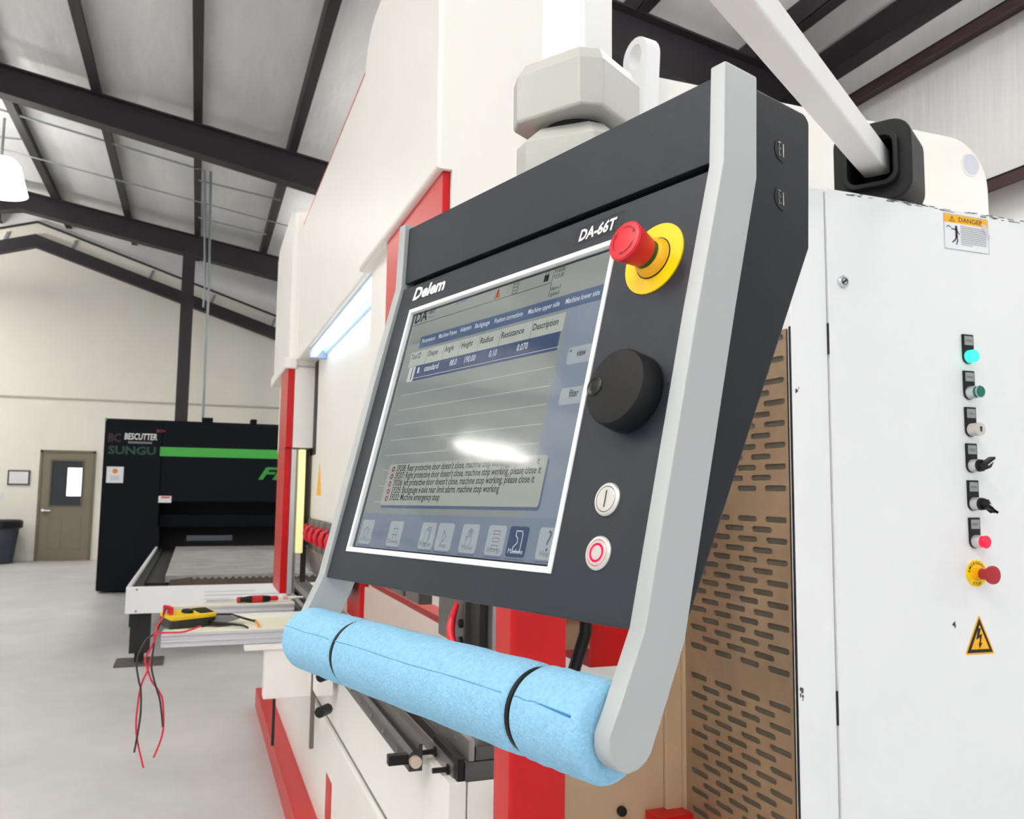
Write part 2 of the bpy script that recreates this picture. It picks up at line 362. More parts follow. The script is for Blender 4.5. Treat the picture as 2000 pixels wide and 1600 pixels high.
# ------------------------------------------------------------------ pendant frame (needed for the mirrored lamp)
_w = ray(-255, 973).normalized(); pu = -_w
pz = (Z_-pu*Z_.dot(pu)).normalized(); pn = -(pu.cross(pz))
if pn.dot(ray(1000, 800)) > 0: pn = -pn
PO = CAM+ray(1414, 312)*.63
pd = pn*.2577+pz*(-.9662)                      # down along the tilted face
pl = pd.cross(pu).normalized()
if pl.dot(pn) < 0: pl = -pl
def PP(u, s, h=0): return PO-pl*.004+pu*u+pd*s+pl*h      # point on the tilted face
def PF(px, py, h=0):                                     # pixel -> (u, s) on that face
    p = hit(px, py, PO-pl*.004+pl*h, pl)-PO; return p.dot(pu), p.dot(pd)
def PS(px, py, du=0):                                    # pixel -> (v, z) in a side plane
    p = hit(px, py, PO+pu*du, pu)-PO; return p.dot(pn), p.dot(pz)
high_bay((-7.38, 7.83, 5.1), NLAB, math.pi/2, 1.3, .30, 'unseen linear high bay lights under the roof')
for x, y in ((-9.0, 1.5), (-9.0, 14.5), (-6.0, 3.4), (-3.5, 2.0), (-5.2, -1.5), (-1.8, -.6), (-1.6, -3.2), (3.0, 3.4), (4.3, .6), (3.6, 9.8), (3.2, 14.4), (-4.8, 12.2), (-5.2, 16.6)):  # added unseen lights that brighten the roof, back and right wall
    high_bay((x, y, min(5.2, roof(x)-.95)), NLAB, 0, 1.5, .34, 'unseen linear high bay lights under the roof')
lp = atY(-2, 376, 14.0)
t = thing('high_bay_light', 'bright round high bay light hanging below the dark rafter', 'light', lp)
MB().lathe(lp, Z_, [(.38, 0), (.36, .06), (.26, .42), (.2, .5), (.0, .5)], 32, False).build('shade', emission('glowing_shade', (255, 252, 246), 3.2), t)
MB().lathe(lp+Z_*.02, Z_, [(0, 0), (.36, 0)], 32, False).build('lens', MT['lens'], t)
MB().cyl(lp+Z_*.5, (lp.x, lp.y, roof(lp.x)), .02, seg=8).build('hanger', MT['galv'], t)

# ------------------------------------------------------------------ things at the far wall
sg0, sg1 = atY(16, 918, YB), atY(58, 948, YB)
t = thing('framed_notice', 'small framed notice on the cream wall beside the door', 'notice', (sg0.x, YB, sg1.z))
MB().bx(sg0.x, sg1.x, YB-.03, YB-.001, sg1.z, sg0.z).build('notice_frame', M('bronze_frame', (74, 70, 58), .45), t, bevel=.006)
MB().bx(sg0.x+.03, sg1.x-.03, YB-.034, YB-.03, sg1.z+.03, sg0.z-.03).build('notice_sheet', MT['paper'], t)
pb = (-3.42, 18.2)
t = thing('waste_bin', 'large dark grey plastic waste bin standing by the cream wall', 'bin', (*pb, 0))
tap = MB()
tap.lathe((*pb, 0), Z_, [(.27, .02), (.36, .76), (.355, .76), (.345, .74), (.26, .05), (0, .05)], 36, False); tap.lathe((*pb, 0), Z_, [(.0, .02), (.27, .02)], 36, False)
tap.build('bin_body', MT['bin'], t)
MB().lathe((*pb, 0), Z_, [(.365, .64), (.405, .66), (.40, .78), (.37, .80), (.36, .78)], 36, False).build('bin_bag', M('black_bin_bag', (14, 15, 18), .35, bump=.6, bscale=20, dist=.02), t)
MB().bx(sg0.x-.25, sg0.x-.06, YB-.012, YB-.001, 1.18, 1.3).build('switch_plate', MT['paper'], wb)
# ================================================================== LASER CUTTER
YLZ = 12.73
t = thing('laser_cutter', 'large navy black laser cutting machine with a green stripe', 'machine', (-1.2, YLZ, 0))
lx0 = -1.21; lx1 = atY(310, 1000, YLZ).x; zop = atY(400, 981, YLZ).z; ztp = 2.352
MB().bx(lx0, lx1, YLZ, YLZ+2.6, .03, ztp).build('side_cabinet', MT['navy'], t, bevel=.02)
MB().bx(lx1, 3.4, YLZ, YLZ+2.6, zop, ztp-.02).build('upper_hood', MT['navy'], t, bevel=.02)
MB().bx(lx1, 3.4, YLZ+.9, YLZ+2.6, .1, zop).build('inner_wall', MT['blackpit'], t)
bz0, bz1 = atY(400, 1032, YLZ).z, atY(400, 1006, YLZ).z
MB().bx(lx1, 3.4, YLZ+.35, YLZ+.6, bz0, bz1).build('gantry_beam', MT['navy'], t, bevel=.01)
MB().bx(lx1-.25, lx1+.02, YLZ-.02, YLZ, .03, atY(300, 1030, YLZ).z).build('lower_guard', MT['navy'], t)
g0, g1 = atY(313, 873, YLZ), atY(313, 891, YLZ)
MB().bx(g0.x, 3.3, YLZ-.012, YLZ-.0005, g1.z, g0.z).build('stripe', MT['lgreen'], t, label='bright green stripe')
MB().bx(lx0-.002, lx0+.02, YLZ-.004, YLZ+2.6, ztp-.03, ztp+.012).build('edge_trim', MT['lgreen'], t)
MB().bx(lx0, 3.4, YLZ+.2, YLZ+2.4, ztp-.01, ztp+.02).build('roof_plate', MT['navy'], t)
for a, b in (((394, 828), (416, 820)), ((489, 830), (501, 823))):
    p, q = atY(*a, YLZ+.3), atY(*b, YLZ+.3); MB().bx(p.x, q.x, YLZ+.2, YLZ+.5, ztp, q.z+.02).build('roof_vent', MT['navy'], t, bevel=.008)
def wall_text(body, a, b, h, y, mat, parent, name, **k):
    p, q = atY(*a, y), atY(*b, y); MB().text(body, V((p.x, y, p.z)), X_, Z_, w=q.x-p.x, h=h, **k).build(name, mat, parent)
wall_text('BESCUTTER', (243, 858), (307, 858), .085, YLZ-.003, MT['whiteink'], t, 'maker_lettering', bold=.02, shear=.1)
wall_text('BC', (211, 862), (236, 862), .11, YLZ-.003, MT['dred'], t, 'maker_mark', bold=.03)
MB().bx(atY(250, 864, YLZ).x, atY(297, 864, YLZ).x, YLZ-.003, YLZ-.001, atY(250, 866, YLZ).z, atY(250, 862, YLZ).z).build('maker_strapline', MT['inkgrey'], t)
wall_text('SUNGU', (211, 886), (304, 889), .105, YLZ-.003, MT['dgreen'], t, 'model_lettering', bold=.03)
wall_text('>>', (305, 846), (323, 846), .06, YLZ-.003, M('small_red_lettering', (150, 40, 44), .5), t, 'red_mark', bold=.03)
wall_text('FI', (504, 936), (556, 938), .17, YLZ-.003, MT['bgreen'], t, 'series_lettering', bold=.03, shear=.35)
p, q = atY(207, 943, YLZ), atY(242, 912, YLZ)
MB().bx(p.x, q.x, YLZ-.008, YLZ-.0005, p.z, q.z).build('warning_label', MT['paper'], t)
cx = (p.x+q.x)/2
MB().lathe((cx, YLZ-.0085, q.z-.06), -Y_, [(.035, 0), (.035, .002)], 16).build('label_symbol', MT['orange'], t)
MB().bx(p.x+.05, q.x-.05, YLZ-.0095, YLZ-.008, p.z+.03, q.z-.12).build('label_print', M('pale_print', (214, 216, 220), .6), t)
p, q = atY(309, 982, YLZ), atY(335, 969, YLZ); MB().bx(p.x, q.x, YLZ-.01, YLZ-.0005, p.z, q.z).build('rating_label', MT['paper'], t)
MB().bx(p.x+.03, q.x-.02, YLZ-.012, YLZ-.0101, q.z-.03, q.z-.01).build('rating_print', MT['redink'], t)
# pallet table of the laser
YT = 7.49
t = thing('pallet_table', 'white fronted pallet exchange table with black leg before the laser machine', 'table', (-.48, YT, 0))
tz0, tz1, tx0, tx1 = .41, .622, -.49, 2.7
MB().bx(tx0, tx1, YT, YT+.03, tz0, tz1).build('front_panel', MT['white'], t, bevel=.006)
MB().bx(tx0, tx0+.03, YT+.03, YLZ-.05, tz1-.06, tz1).build('side_rail', MT['white'], t, bevel=.004)
MB().bx(tx0+.03, tx0+.10, YT+.05, YLZ-.05, .30, tz1-.03).build('side_beam', MT['dark'], t)
MB().bx(tx0+.26, tx1, YT+.9, YLZ-.1, tz1-.06, tz1+.0).build('slat_bed', MT['pallet'], t)
sl = MB().prism([(0, tz0), (.1, tz0)]+sum([[(.1*0+tx1-tx0-.4-.06*i, tz1-.03), (tx1-tx0-.43-.06*i, tz1-.008)] for i in range(44)], [])+[(0, tz1-.03)], (tx0+.3, YT+.8, 0), X_, Z_, Y_, 0, .006)
sl.build('slat_comb', MT['brown'], t)
MB().bx(tx0+.1, tx0+.26, YT+.8, YLZ-.1, tz0, tz1-.05).build('side_tray', MT['dark'], t)
for x in (-.45, 1.9):
    l = MB().bx(x, x+.15, YT+.06, YT+.2, .09, tz0); l.bx(x+.04, x+.11, YT+.1, YT+.16, .02, .09); l.build('leg', MT['dark'], t, bevel=.004)
    MB().bx(x-.10, x+.26, YT-.02, YT+.3, .0, .018).build('foot_plate', M('foot_steel', (98, 92, 88), .5, .4), t)
MB().bx(.1, .5, YT-.0015, YT-.0002, .565, .572).bx(.1, .8, YT-.0015, YT-.0002, .535, .545).bx(.1, .3, YT-.0015, YT-.0002, .505, .512).bx(.1, .46, YT-.0015, YT-.0002, .478, .486).build('panel_print', M('faint_print', (206, 207, 210), .6), t)
for z in (.6, .43): MB().cyl((tx0+.08, YT-.006, z), (tx0+.08, YT, z), .008, seg=10).build('screw', MT['inkgrey'], t)
MB().bx(-.1, .5, YLZ-.12, YLZ-.06, .70, .77).build('cutting_head_guard', M('blue_grey_guard', (70, 78, 92), .4), t)

# ================================================================== PRESS BRAKE
XT, YN = .45, 1.704                       # tower front plane, near end face
pb_ = thing('press_brake', 'large white and red hydraulic press brake with recessed work light', 'machine', (.9, 3.6, 0))
def tower(y0, y1, x1, z0, z1, name='tower_cover'):
    r = .035
    out = [(XT+r, y0), (x1-.075, y0), (x1, y0+.06), (x1, y1), (XT+r, y1)] 
    arc0 = [(XT+r-r*math.cos(a), y1-r+r*math.sin(a)) for a in (1.2, .8, .4, 0)]
    arc1 = [(XT+r-r*math.cos(a), y0+r-r*math.sin(a)) for a in (0, .4, .8, 1.2)]
    return MB().prism(out+arc0+arc1, (0, 0, 0), X_, Y_, Z_, z0, z1)
zb = 2.093                                # underside of the ledge above the red guard
xe = atY(1208, 50, YN).x
# near tower: rises above the frame; its far top corner is rounded
def tower_near():
    r = .16; y1, z1 = 2.64, 2.87
    prof = [(YN, zb), (y1, zb), (y1, z1-r)]+[(y1-r+r*math.cos(a), z1-r+r*math.sin(a)) for a in (.3, .7, 1.1, math.pi/2)]+[(YN, z1)]
    return MB().prism(prof, (0, 0, 0), Y_, Z_, X_, XT, .4855)
tower_near().build('tower_cover', MT['cream'], pb_, bevel=.012, seg=3, only=lambda p: p.x < XT+.001)
MB().prism([(xe-.076, YN), (xe, YN+.055), (xe, 2.6), (xe-.076, 2.6)], (0, 0, 0), X_, Y_, Z_, 1.66, 2.87).build('tower_corner', MT['white'], pb_)
MB().bx(.4855, xe-.076, YN, 2.6, 1.66, 2.87).build('tower_side', MT['cream'], pb_)
MB().bx(.468, .4845, YN+.012, 2.29, 1.64, zb+.01).build('guard_box', MT['red'], pb_, bevel=.003)
# far tower
fy0, fy1 = 4.83, 5.75
MB().prism([(fy0, zb), (fy1+.1, zb), (fy1+.1, 2.95), (fy1, 3.02), (fy0+.12, 3.05), (fy0, 2.98)], (0, 0, 0), Y_, Z_, X_, XT, .98).build('tower_cover', MT['cream'], pb_, bevel=.03, seg=4)
MB().bx(.487, .98, fy0, fy1, 1.64, zb).build('tower_skirt', MT['cream'], pb_, bevel=.004)
MB().bx(XT-.02, XT+.05, fy0-.012, fy1+.04, zb-.014, zb+.05).build('guard_ledge', MT['cream'], pb_, bevel=.01, seg=3)
MB().bx(XT, XT+.037, fy0-.002, 5.25, 1.64, zb-.012).build('guard_box', MT['red'], pb_, bevel=.003)
# upper beam cover with red top edge, light trough and lamp
MB().bx(.5, .98, 2.6, 4.9, 2.13, 2.90).build('beam_cover', MT['cream'], pb_, bevel=.012, seg=3)
MB().bx(.505, .98, 2.6, 5.0, 2.895, 2.915).build('beam_edge', MT['red'], pb_)
MB().bx(.5, .56, 1.75, 2.6, 2.13, 2.4).build('trough_end', MT['cream'], pb_)
MB().prism([(.515, 2.13), (.595, 2.13), (.60, 2.10), (.588, 2.102), (.575, 2.118), (.53, 2.122), (.518, 2.118)], (0, 0, 0), X_, Z_, Y_, 2.43, 4.4).build('light_reflector', MT['lampblue'], pb_)
MB().bx(.512, .6, 4.38, 4.42, 2.08, 2.13).bx(.512, .6, 2.38, 2.43, 2.08, 2.13).build('light_end_cap', M('blue_grey_cap', (176, 190, 216), .4), pb_, bevel=.004)
MB().cyl((.535, 2.46, 2.100), (.535, 4.36, 2.100), .016, seg=16).build('work_light_tube', MT['lampwhite'], pb_, label='glowing white work light tube')
MB().cyl((.535, 2.43, 2.100), (.535, 2.462, 2.100), .017, seg=16).build('tube_socket', M('dark_teal_socket', (20, 60, 60), .4), pb_)
# ram
MB().bx(.6, .74, 1.92, 5.2, 1.25, 2.128).build('ram', MT['cream'], pb_, bevel=.004)
MB().bx(.597, .61, 4.70, 5.0, 1.60, 2.12).build('ram_gap_trim', MT['dark'], pb_)
a = atX(624, 930, .6); 
MB().prism([(a.y-.09, a.z-.10), (a.y+.09, a.z-.10), (a.y, a.z+.07)], (.5985, 0, 0), Y_, Z_, X_, 0, .0012).build('warning_triangle', MT['yellow2'], pb_)
# tool clamps with red levers under the ram
ck = []
def clamp(y, near=False):
    b = MB().bx(.585, .655, y-.08, y+.08, 1.13, 1.25); b.bx(.6, .64, y-.08, y+.08, 1.085, 1.14)
    o = b.build('tool_clamp', MT['tool'], pb_, bevel=.003, origin=(.6, y, 1.1))
    lv = MB(); c = V((.575, y, 1.185)); 
    lv.tube([c+V((.012, .0, .03)), c+V((-.012, .0, .02)), c+V((-.022, 0, -.005)), c+V((-.018, 0, -.035)), c+V((-.006, 0, -.05))], [.008, .013, .015, .014, .008], 10)
    l = lv.build('lever', MT['redbtn'], o)
    MB().cyl((.57, y+.03, 1.155), (.587, y+.03, 1.155), .009, seg=10).build('bolt', MT['black'], o)
    return o
c0 = clamp(2.445)
for i in range(1, 13):
    d = V((0, .2*i, 0)); o = share(c0, pb_, d)
    for ch in c0.children:
        k = share(ch, o, d); k.parent = o
# punches hanging below the clamps at the far end
for i in range(7):
    y = 3.72+.2*i; MB().prism([(.598, 1.086), (.642, 1.086), (.642, 1.04), (.628, .97), (.618, .955), (.608, .97), (.598, 1.04)], (0, 0, 0), X_, Z_, Y_, y-.098, y+.098).build('punch', MT['steelgrey'], pb_)
MB().bx(.66, .68, 3.6, 3.9, .86, 1.1).build('back_gauge_finger', MT['darkred'], pb_)
# near clamp with long red lever, steel end keeper
n0, n1 = atX(865, 1200, .6).y, atX(916, 1200, .6).y
pl_ = MB().bx(.588, .66, n1, n0, 1.045, 1.25).build('end_clamp', MT['tool'], pb_, bevel=.004)
MB().tube([atX(893, 1178, .578), atX(884, 1205, .572), atX(880, 1225, .565), atX(881, 1245, .562), atX(888, 1262, .566)], [.006, .009, .0105, .010, .007], 12).build('lever', MT['redbtn'], pl_)
for a in ((903, 1218), (902, 1252)): 
    c = atX(*a, .588); MB().cyl(c, c-X_*.008, .010, seg=12).build('bolt', MT['black'], pl_)
q = atX(945, 1200, .62)
MB().bx(.6, .615, q.y-.03, n1-.012, .98, 1.25).build('keeper_plate', MT['dark'], pb_)
MB().bx(.62, .632, q.y-.06, q.y-.02, .96, 1.3).build('keeper_post', MT['steelgrey'], pb_, bevel=.002)
MB().bx(.632, .68, q.y-.05, q.y-.01, 1.03, 1.3).build('keeper_block', MT['tool'], pb_, bevel=.002)
MB().bx(.634, .685, q.y-.09, q.y-.03, .955, 1.0).build('keeper_foot', MT['steelgrey'], pb_, bevel=.002)
# far light curtain post
s0 = atX(540, 1000, XT)
MB().bx(XT, XT+.036, 4.86, 5.28, .84, 1.64).build('guard_strip', MT['red'], pb_, bevel=.003)
MB().bx(XT+.037, XT+.062, 4.84, 4.88, .84, 1.63).build('curtain_profile', MT['alu'], pb_, bevel=.002)
MB().bx(XT+.062, XT+.078, 4.86, 4.90, .84, 1.63).build('profile_side', M('grey_profile', (150, 152, 154), .4, .4), pb_)
MB().bx(XT+.075, XT+.112, 4.82, 4.87, 1.06, 1.63).build('light_curtain', MT['curtain'], pb_, bevel=.004, label='pale yellow light curtain bar')
MB().bx(XT+.11, XT+.135, 4.85, 4.9, .9, 1.63).build('curtain_cable', MT['dark'], pb_)
# near guard post
g0, g1 = atY(1008, 1300, 1.344).x, atY(1108, 1300, 1.344).x
MB().bx(.5, g1, 1.344, 1.43, .10, 1.66).build('guard_post', MT['red'], pb_, bevel=.008, seg=3)
MB().bx(.51, .56, 1.40, 1.75, 1.60, 1.655).build('post_bracket', MT['red'], pb_, bevel=.003)
# bed
BX, BZ, YE = .52, .7975, 1.76
MB().bx(BX, .70, YE+.2, 5.6, .12, BZ).build('bed', MT['cream'], pb_, bevel=.003)
MB().bx(BX, .558, YE, YE+.2, .12, BZ).build('bed_front_end', MT['cream'], pb_, bevel=.002)
MB().bx(.5615, .675, YE, YE+.2, .12, BZ-.001).build('bed_end', MT['cream'], pb_, bevel=.002)
MB().bx(BX-.018, BX+.01, YE-.02, 5.6, .12, .522).build('bed_skirt', MT['cream'], pb_, bevel=.004)
MB().bx(BX-.003, BX+.004, YE, 5.6, .5225, .528).build('skirt_seam', MT['inkgrey'], pb_)
MB().bx(.42, 1.3, 1.50, 5.9, 0.0, .12).build('base_plinth', MT['red'], pb_, bevel=.006)
a = atX(642, 1560, BX-.018)
MB().bx(BX-.020, BX-.0182, a.y-.06, a.y+.07, a.z-.09, a.z+.07).build('maker_plate', MT['darkred'], pb_)
# slide rail for the sheet supports, with bolts and end stop handle
ry = 1.905; rz = .8108
rp = [(.470, rz-.028), (.500, rz-.028), (.500, rz+.030), (.492, rz+.030), (.488, rz+.010), (.478, rz+.016), (.470, rz+.008), (.474, rz-.006), (.470, rz-.016)]
rl = MB().prism(rp, (0, 0, 0), X_, Z_, Y_, ry, 4.6).build('slide_rail', MT['rail'], pb_)
MB().cyl((.483, ry+.03, rz-.006), (.483, ry-.012, rz-.006), .013, seg=16).build('rail_stop', M('brass_stop', (212, 196, 180), .4, .3), rl)
MB().bx(.425, .475, ry+.005, ry+.028, rz-.014, rz+.008).build('stop_handle', MT['black'], rl, bevel=.002)
b0 = MB().cyl((.472, 2.02, rz-.012), (.4675, 2.02, rz-.012), .005, seg=8).build('bolt', MT['steelgrey'], rl, origin=(.472, 2.02, rz-.012))
for i in range(1, 16): share(b0, rl, (0, .16*i, 0))
MB().bx(.500, BX, 1.95, 4.6, rz-.03, rz-.005).build('rail_spacer', MT['cream'], pb_)
# scale strip and die holder
MB().bx(.5365, .541, YE+.03, 5.4, BZ, BZ+.030).build('scale_strip', MT['steelgrey'], pb_)
dh = MB().bx(.5555, .6600, YE, 5.4, BZ, BZ+.0385).build('die_rail', MT['tool'], pb_, bevel=.002)
MB().bx(.5625, .5765, YE+.002, 5.4, BZ+.0385, BZ+.083).build('die_clamp_bar', MT['steelgrey'], pb_, bevel=.003)
MB().bx(.5785, .6480, YE+.004, 5.4, BZ+.0385, BZ+.068).build('die_block', MT['tool'], pb_, bevel=.003)
b0 = MB().cyl((.5625, 1.86, BZ+.062), (.5605, 1.86, BZ+.062), .005, seg=10).build('bolt', MT['steelgrey'], dh, origin=(.5625, 1.86, BZ+.062))
for i in range(1, 14): share(b0, dh, (0, .11*i, 0))
b0 = MB().cyl((.5365, 2.04, BZ+.015), (.5352, 2.04, BZ+.015), .0035, seg=8).build('bolt', MT['steelgrey'], dh, origin=(.5365, 2.04, BZ+.015))
for i in range(1, 12): share(b0, dh, (0, .12*i, 0))
eb = MB().bx(.5395, .5550, YE+.005, YE+.20, BZ-.012, BZ+.045).build('end_bracket', MT['black'], pb_, bevel=.002)
for y, z in ((YE+.165, BZ+.018), (YE+.06, BZ+.010)):
    MB().cyl((.5395, y, z), (.532, y, z), .0115, seg=6).cyl((.532, y, z), (.500, y, z), .0058, seg=10).build('hex_bolt', MT['black'], eb)
c = atY(972, 1568, YE)
eb2 = MB().cyl((c.x+.01, YE, c.z-.012), (c.x-.012, YE-.09, c.z+.02), .0075, seg=12).cyl((c.x+.01, YE, c.z-.012), (c.x+.007, YE-.012, c.z-.008), .018, seg=6).build('levelling_bolt', MT['black'], pb_)
# C-frame side plate with throat, behind the cabinet
def arcp(cx, cz, r, a0, a1, n=8): return [(cx+r*math.cos(math.radians(a0+(a1-a0)*i/n)), cz+r*math.sin(math.radians(a0+(a1-a0)*i/n))) for i in range(n+1)]
YP = 1.902
cf = [(.64, 0), (2.285, 0)]+arcp(2.135, 2.364, .15, 0, 90)+[(.96, 2.514), (.96, 1.70)]+[(1.0, 1.70)]+arcp(1.0, 1.60, .10, 90, 0)[1:]+arcp(.92, .97, .18, 0, -90)+[(.64, .77)]
MB().prism(cf[2:-12]+[(1.1, 1.45), (2.285, 1.45)], (0, 0, 0), X_, Z_, Y_, YP, YP+.06).build('side_frame', MT['cream'], pb_, bevel=.003)
MB().prism([(.64, 0), (2.285, 0), (2.285, 1.449), (1.1, 1.449)]+arcp(.92, .97, .18, 0, -90)+[(.64, .77)], (0, 0, 0), X_, Z_, Y_, YP, YP+.06).build('shaded_lower_frame', MT['shadetan'], pb_, bevel=.003)  # lower part of the cream plate, warm shade painted in as tan
h = atY(1895, 322, YP)
MB().lathe((h.x, YP-.0015, h.z), Y_, [(.0, .001), (.0345, .001)], 28, False).build('lifting_hole', M('pale_hole_paint', (206, 210, 218), .4), pb_)
MB().ring((h.x, YP-.001, h.z), Y_, .0355, .0025, 28, 6).build('hole_rim', MT['cream'], pb_)
cf2 = [(.64, 0), (1.55, 0), (1.55, 2.4), (.96, 2.4), (.96, 1.7), (1.1, 1.6), (1.1, .95), (.92, .79), (.64, .77)]
MB().prism(cf2, (0, 0, 0), X_, Z_, Y_, 5.3, 5.36).build('side_frame', MT['cream'], pb_)
# lifting eye
le = atY(1245, 108, YP-.02); lo = V((le.x, YP-.03, le.z))
lug = MB(); R = .052
prof = [(R*math.cos(math.radians(a)), R*math.sin(math.radians(a))) for a in range(0, 181, 15)]+[(-R*.75, -.17), (R*.75, -.17)]
ih = [(R*.52*math.cos(math.radians(a)), R*.62*math.sin(math.radians(a))) for a in range(0, 360, 15)]
def plate_hole(mb, outer, inner, o, a, b, d, t0, t1):
    n, k = len(outer), len(inner); o = V(o)
    vs = [o+a*p[0]+b*p[1]+d*t for t in (t0, t1) for p in outer+inner]; N = n+k; fs = []
    for L in (0, 1):
        bm = bmesh.new(); vo = [bm.verts.new(vs[L*N+i]) for i in range(N)]
        es = [bm.edges.new((vo[i], vo[(i+1) % n])) for i in range(n)]+[bm.edges.new((vo[n+i], vo[n+(i+1) % k])) for i in range(k)]
        bm.verts.index_update(); r = bmesh.ops.triangle_fill(bm, edges=es, use_beauty=True)
        bm.verts.index_update(); fs += [tuple(L*N+v.index for v in f.verts) for f in bm.faces]; bm.free()
    fs += [(i, (i+1) % n, N+(i+1) % n, N+i) for i in range(n)]+[(n+i, n+(i+1) % k, N+n+(i+1) % k, N+n+i) for i in range(k)]
    mb.add(vs, fs)
lax = V((.62, .78, 0)); lay = V((-.78, .62, 0))
la = V((-.16, .987, 0)); plate_hole(lug, prof, ih, lo+la*.02, la, Z_, V((.987, .16, 0)), 0, .045)
lug.build('lifting_eye', MT['white'], pb_, bevel=.003)
# inside the throat: red back gauge, hoses, rear beam
MB().bx(.98, 1.12, 2.05, 2.7, .95, 1.35).build('back_gauge_beam', MT['darkred'], pb_, bevel=.004)
MB().bx(.86, .98, 2.05, 2.6, 1.00, 1.06).build('gauge_rail', MT['shadetan'], pb_)
MB().bx(1.02, 1.10, 2.6, 5.2, .83, .86).build('rear_bar', MT['darkred'], pb_)
MB().bx(.86, .98, 5.18, 5.29, .86, 1.25).build('far_liner', MT['cream'], pb_, bevel=.004)
MB().bx(.84, 1.0, 5.16, 5.29, .83, .86).build('liner_base', MT['red'], pb_)
MB().tube([(.93, 2.02, 1.4), (.95, 2.0, 1.2), (.94, 1.99, 1.05), (.90, 2.0, .92), (.84, 2.0, .85)], .016, 12).build('hose', MT['black'], pb_)
MB().ring((.86, 2.02, 1.20), V((.3, -.95, 0)), .055, .012, 32, 8).build('hose_loop', MT['black'], pb_)
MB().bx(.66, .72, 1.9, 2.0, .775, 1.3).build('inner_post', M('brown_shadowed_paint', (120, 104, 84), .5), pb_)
c = atY(1212, 1583, YP)
MB().cyl(c, c-Y_*.014, .012, seg=14).build('frame_bolt', MT['black'], pb_, bevel=.003)
MB().bx(1.06, 1.16, 1.84, 1.9, .0, atY(1300, 1594, 1.85).z).build('frame_foot', MT['red'], pb_)
# sheet support arms on the front of the bed
def support_arm(y, zt, xa, xb, name='sheet_support'):
    zb_ = zt-.052
    prof = [(-.036, zb_), (.036, zb_), (.036, zt), (-.036, zt), (-.036, zt-.010), (-.031, zt-.013), (-.031, zt-.022), (-.036, zt-.026), (-.036, zt-.034), (-.032, zt-.037), (-.032, zt-.046), (-.036, zt-.048)]
    y += .036
    r = MB().prism(prof, (0, y, 0), Y_, Z_, X_, xa, xb).build(name, MT['alu'], pb_, bevel=.0012)
    MB().bx(xa+.004, xb, y-.03, y+.05, zt, zt+.003).build('arm_top', MT['ltape'], r)
    return r
ar1 = support_arm(3.50, .86, -.10, .47)
MB().bx(-.09, .47, 3.56, 3.86, .835, .858).build('arm_shelf', MT['ltape'], ar1)
MB().bx(-.09, .47, 3.86, 3.875, .80, .875).build('shelf_back', MT['white'], ar1)
ar2 = support_arm(4.27, .86, -.105, .47)
MB().bx(.20, .47, 3.46, 3.54, .788, .806).build('arm_bracket', MT['cream'], ar1, bevel=.003)
MB().bx(.275, .47, 3.47, 3.53, .60, .79).build('bracket_leg', MT['cream'], ar1, bevel=.006)
MB().bx(.315, .325, 3.49, 3.51, .42, .61).build('bracket_rod', MT['dark'], ar1)
MB().bx(.44, .50, 3.20, 3.42, .66, .80).build('slide_carriage', MT['cream'], ar1, bevel=.004)
for z in (.76, .64):
    MB().cyl((.47, 3.1, z), (.43, 3.05, z), .02, seg=8).build('clamp_knob', MT['black'], ar1, bevel=.004)
MB().bx(.435, .45, 3.3, 3.32, .45, .78).build('carriage_rod', M('brown_rod', (110, 98, 88), .5), ar1)

# ================================================================== ELECTRICAL CABINET
YC, XC = 1.45, 1.1613
cab = thing('electrical_cabinet', 'tall white electrical cabinet with a column of push buttons', 'cabinet', (1.7, 1.67, 0))
zt_ = 2.0700; xs = atY(1628, 1100, YC).x; CXR = 2.75
MB().bx(XC, CXR, YC+.02, 1.895, .02, zt_).build('cabinet_body', MT['white'], cab, bevel=.004)
MB().bx(XC, xs-.0015, YC, YC+.02, .02, zt_).build('front_stile', MT['white'], cab, bevel=.002)
MB().bx(xs+.0015, CXR, YC-.004, YC+.018, .02, zt_+.002).build('cabinet_door', MT['white'], cab, bevel=.003)
MB().bx(xs-.002, xs+.002, YC-.002, YC+.01, atY(1620, 692, YC).z, atY(1620, 632, YC).z).bx(xs-.002, xs+.002, YC-.002, YC+.01, atY(1636, 1417, YC).z, atY(1636, 1350, YC).z).build('hinge_gap', MT['ink'], cab)
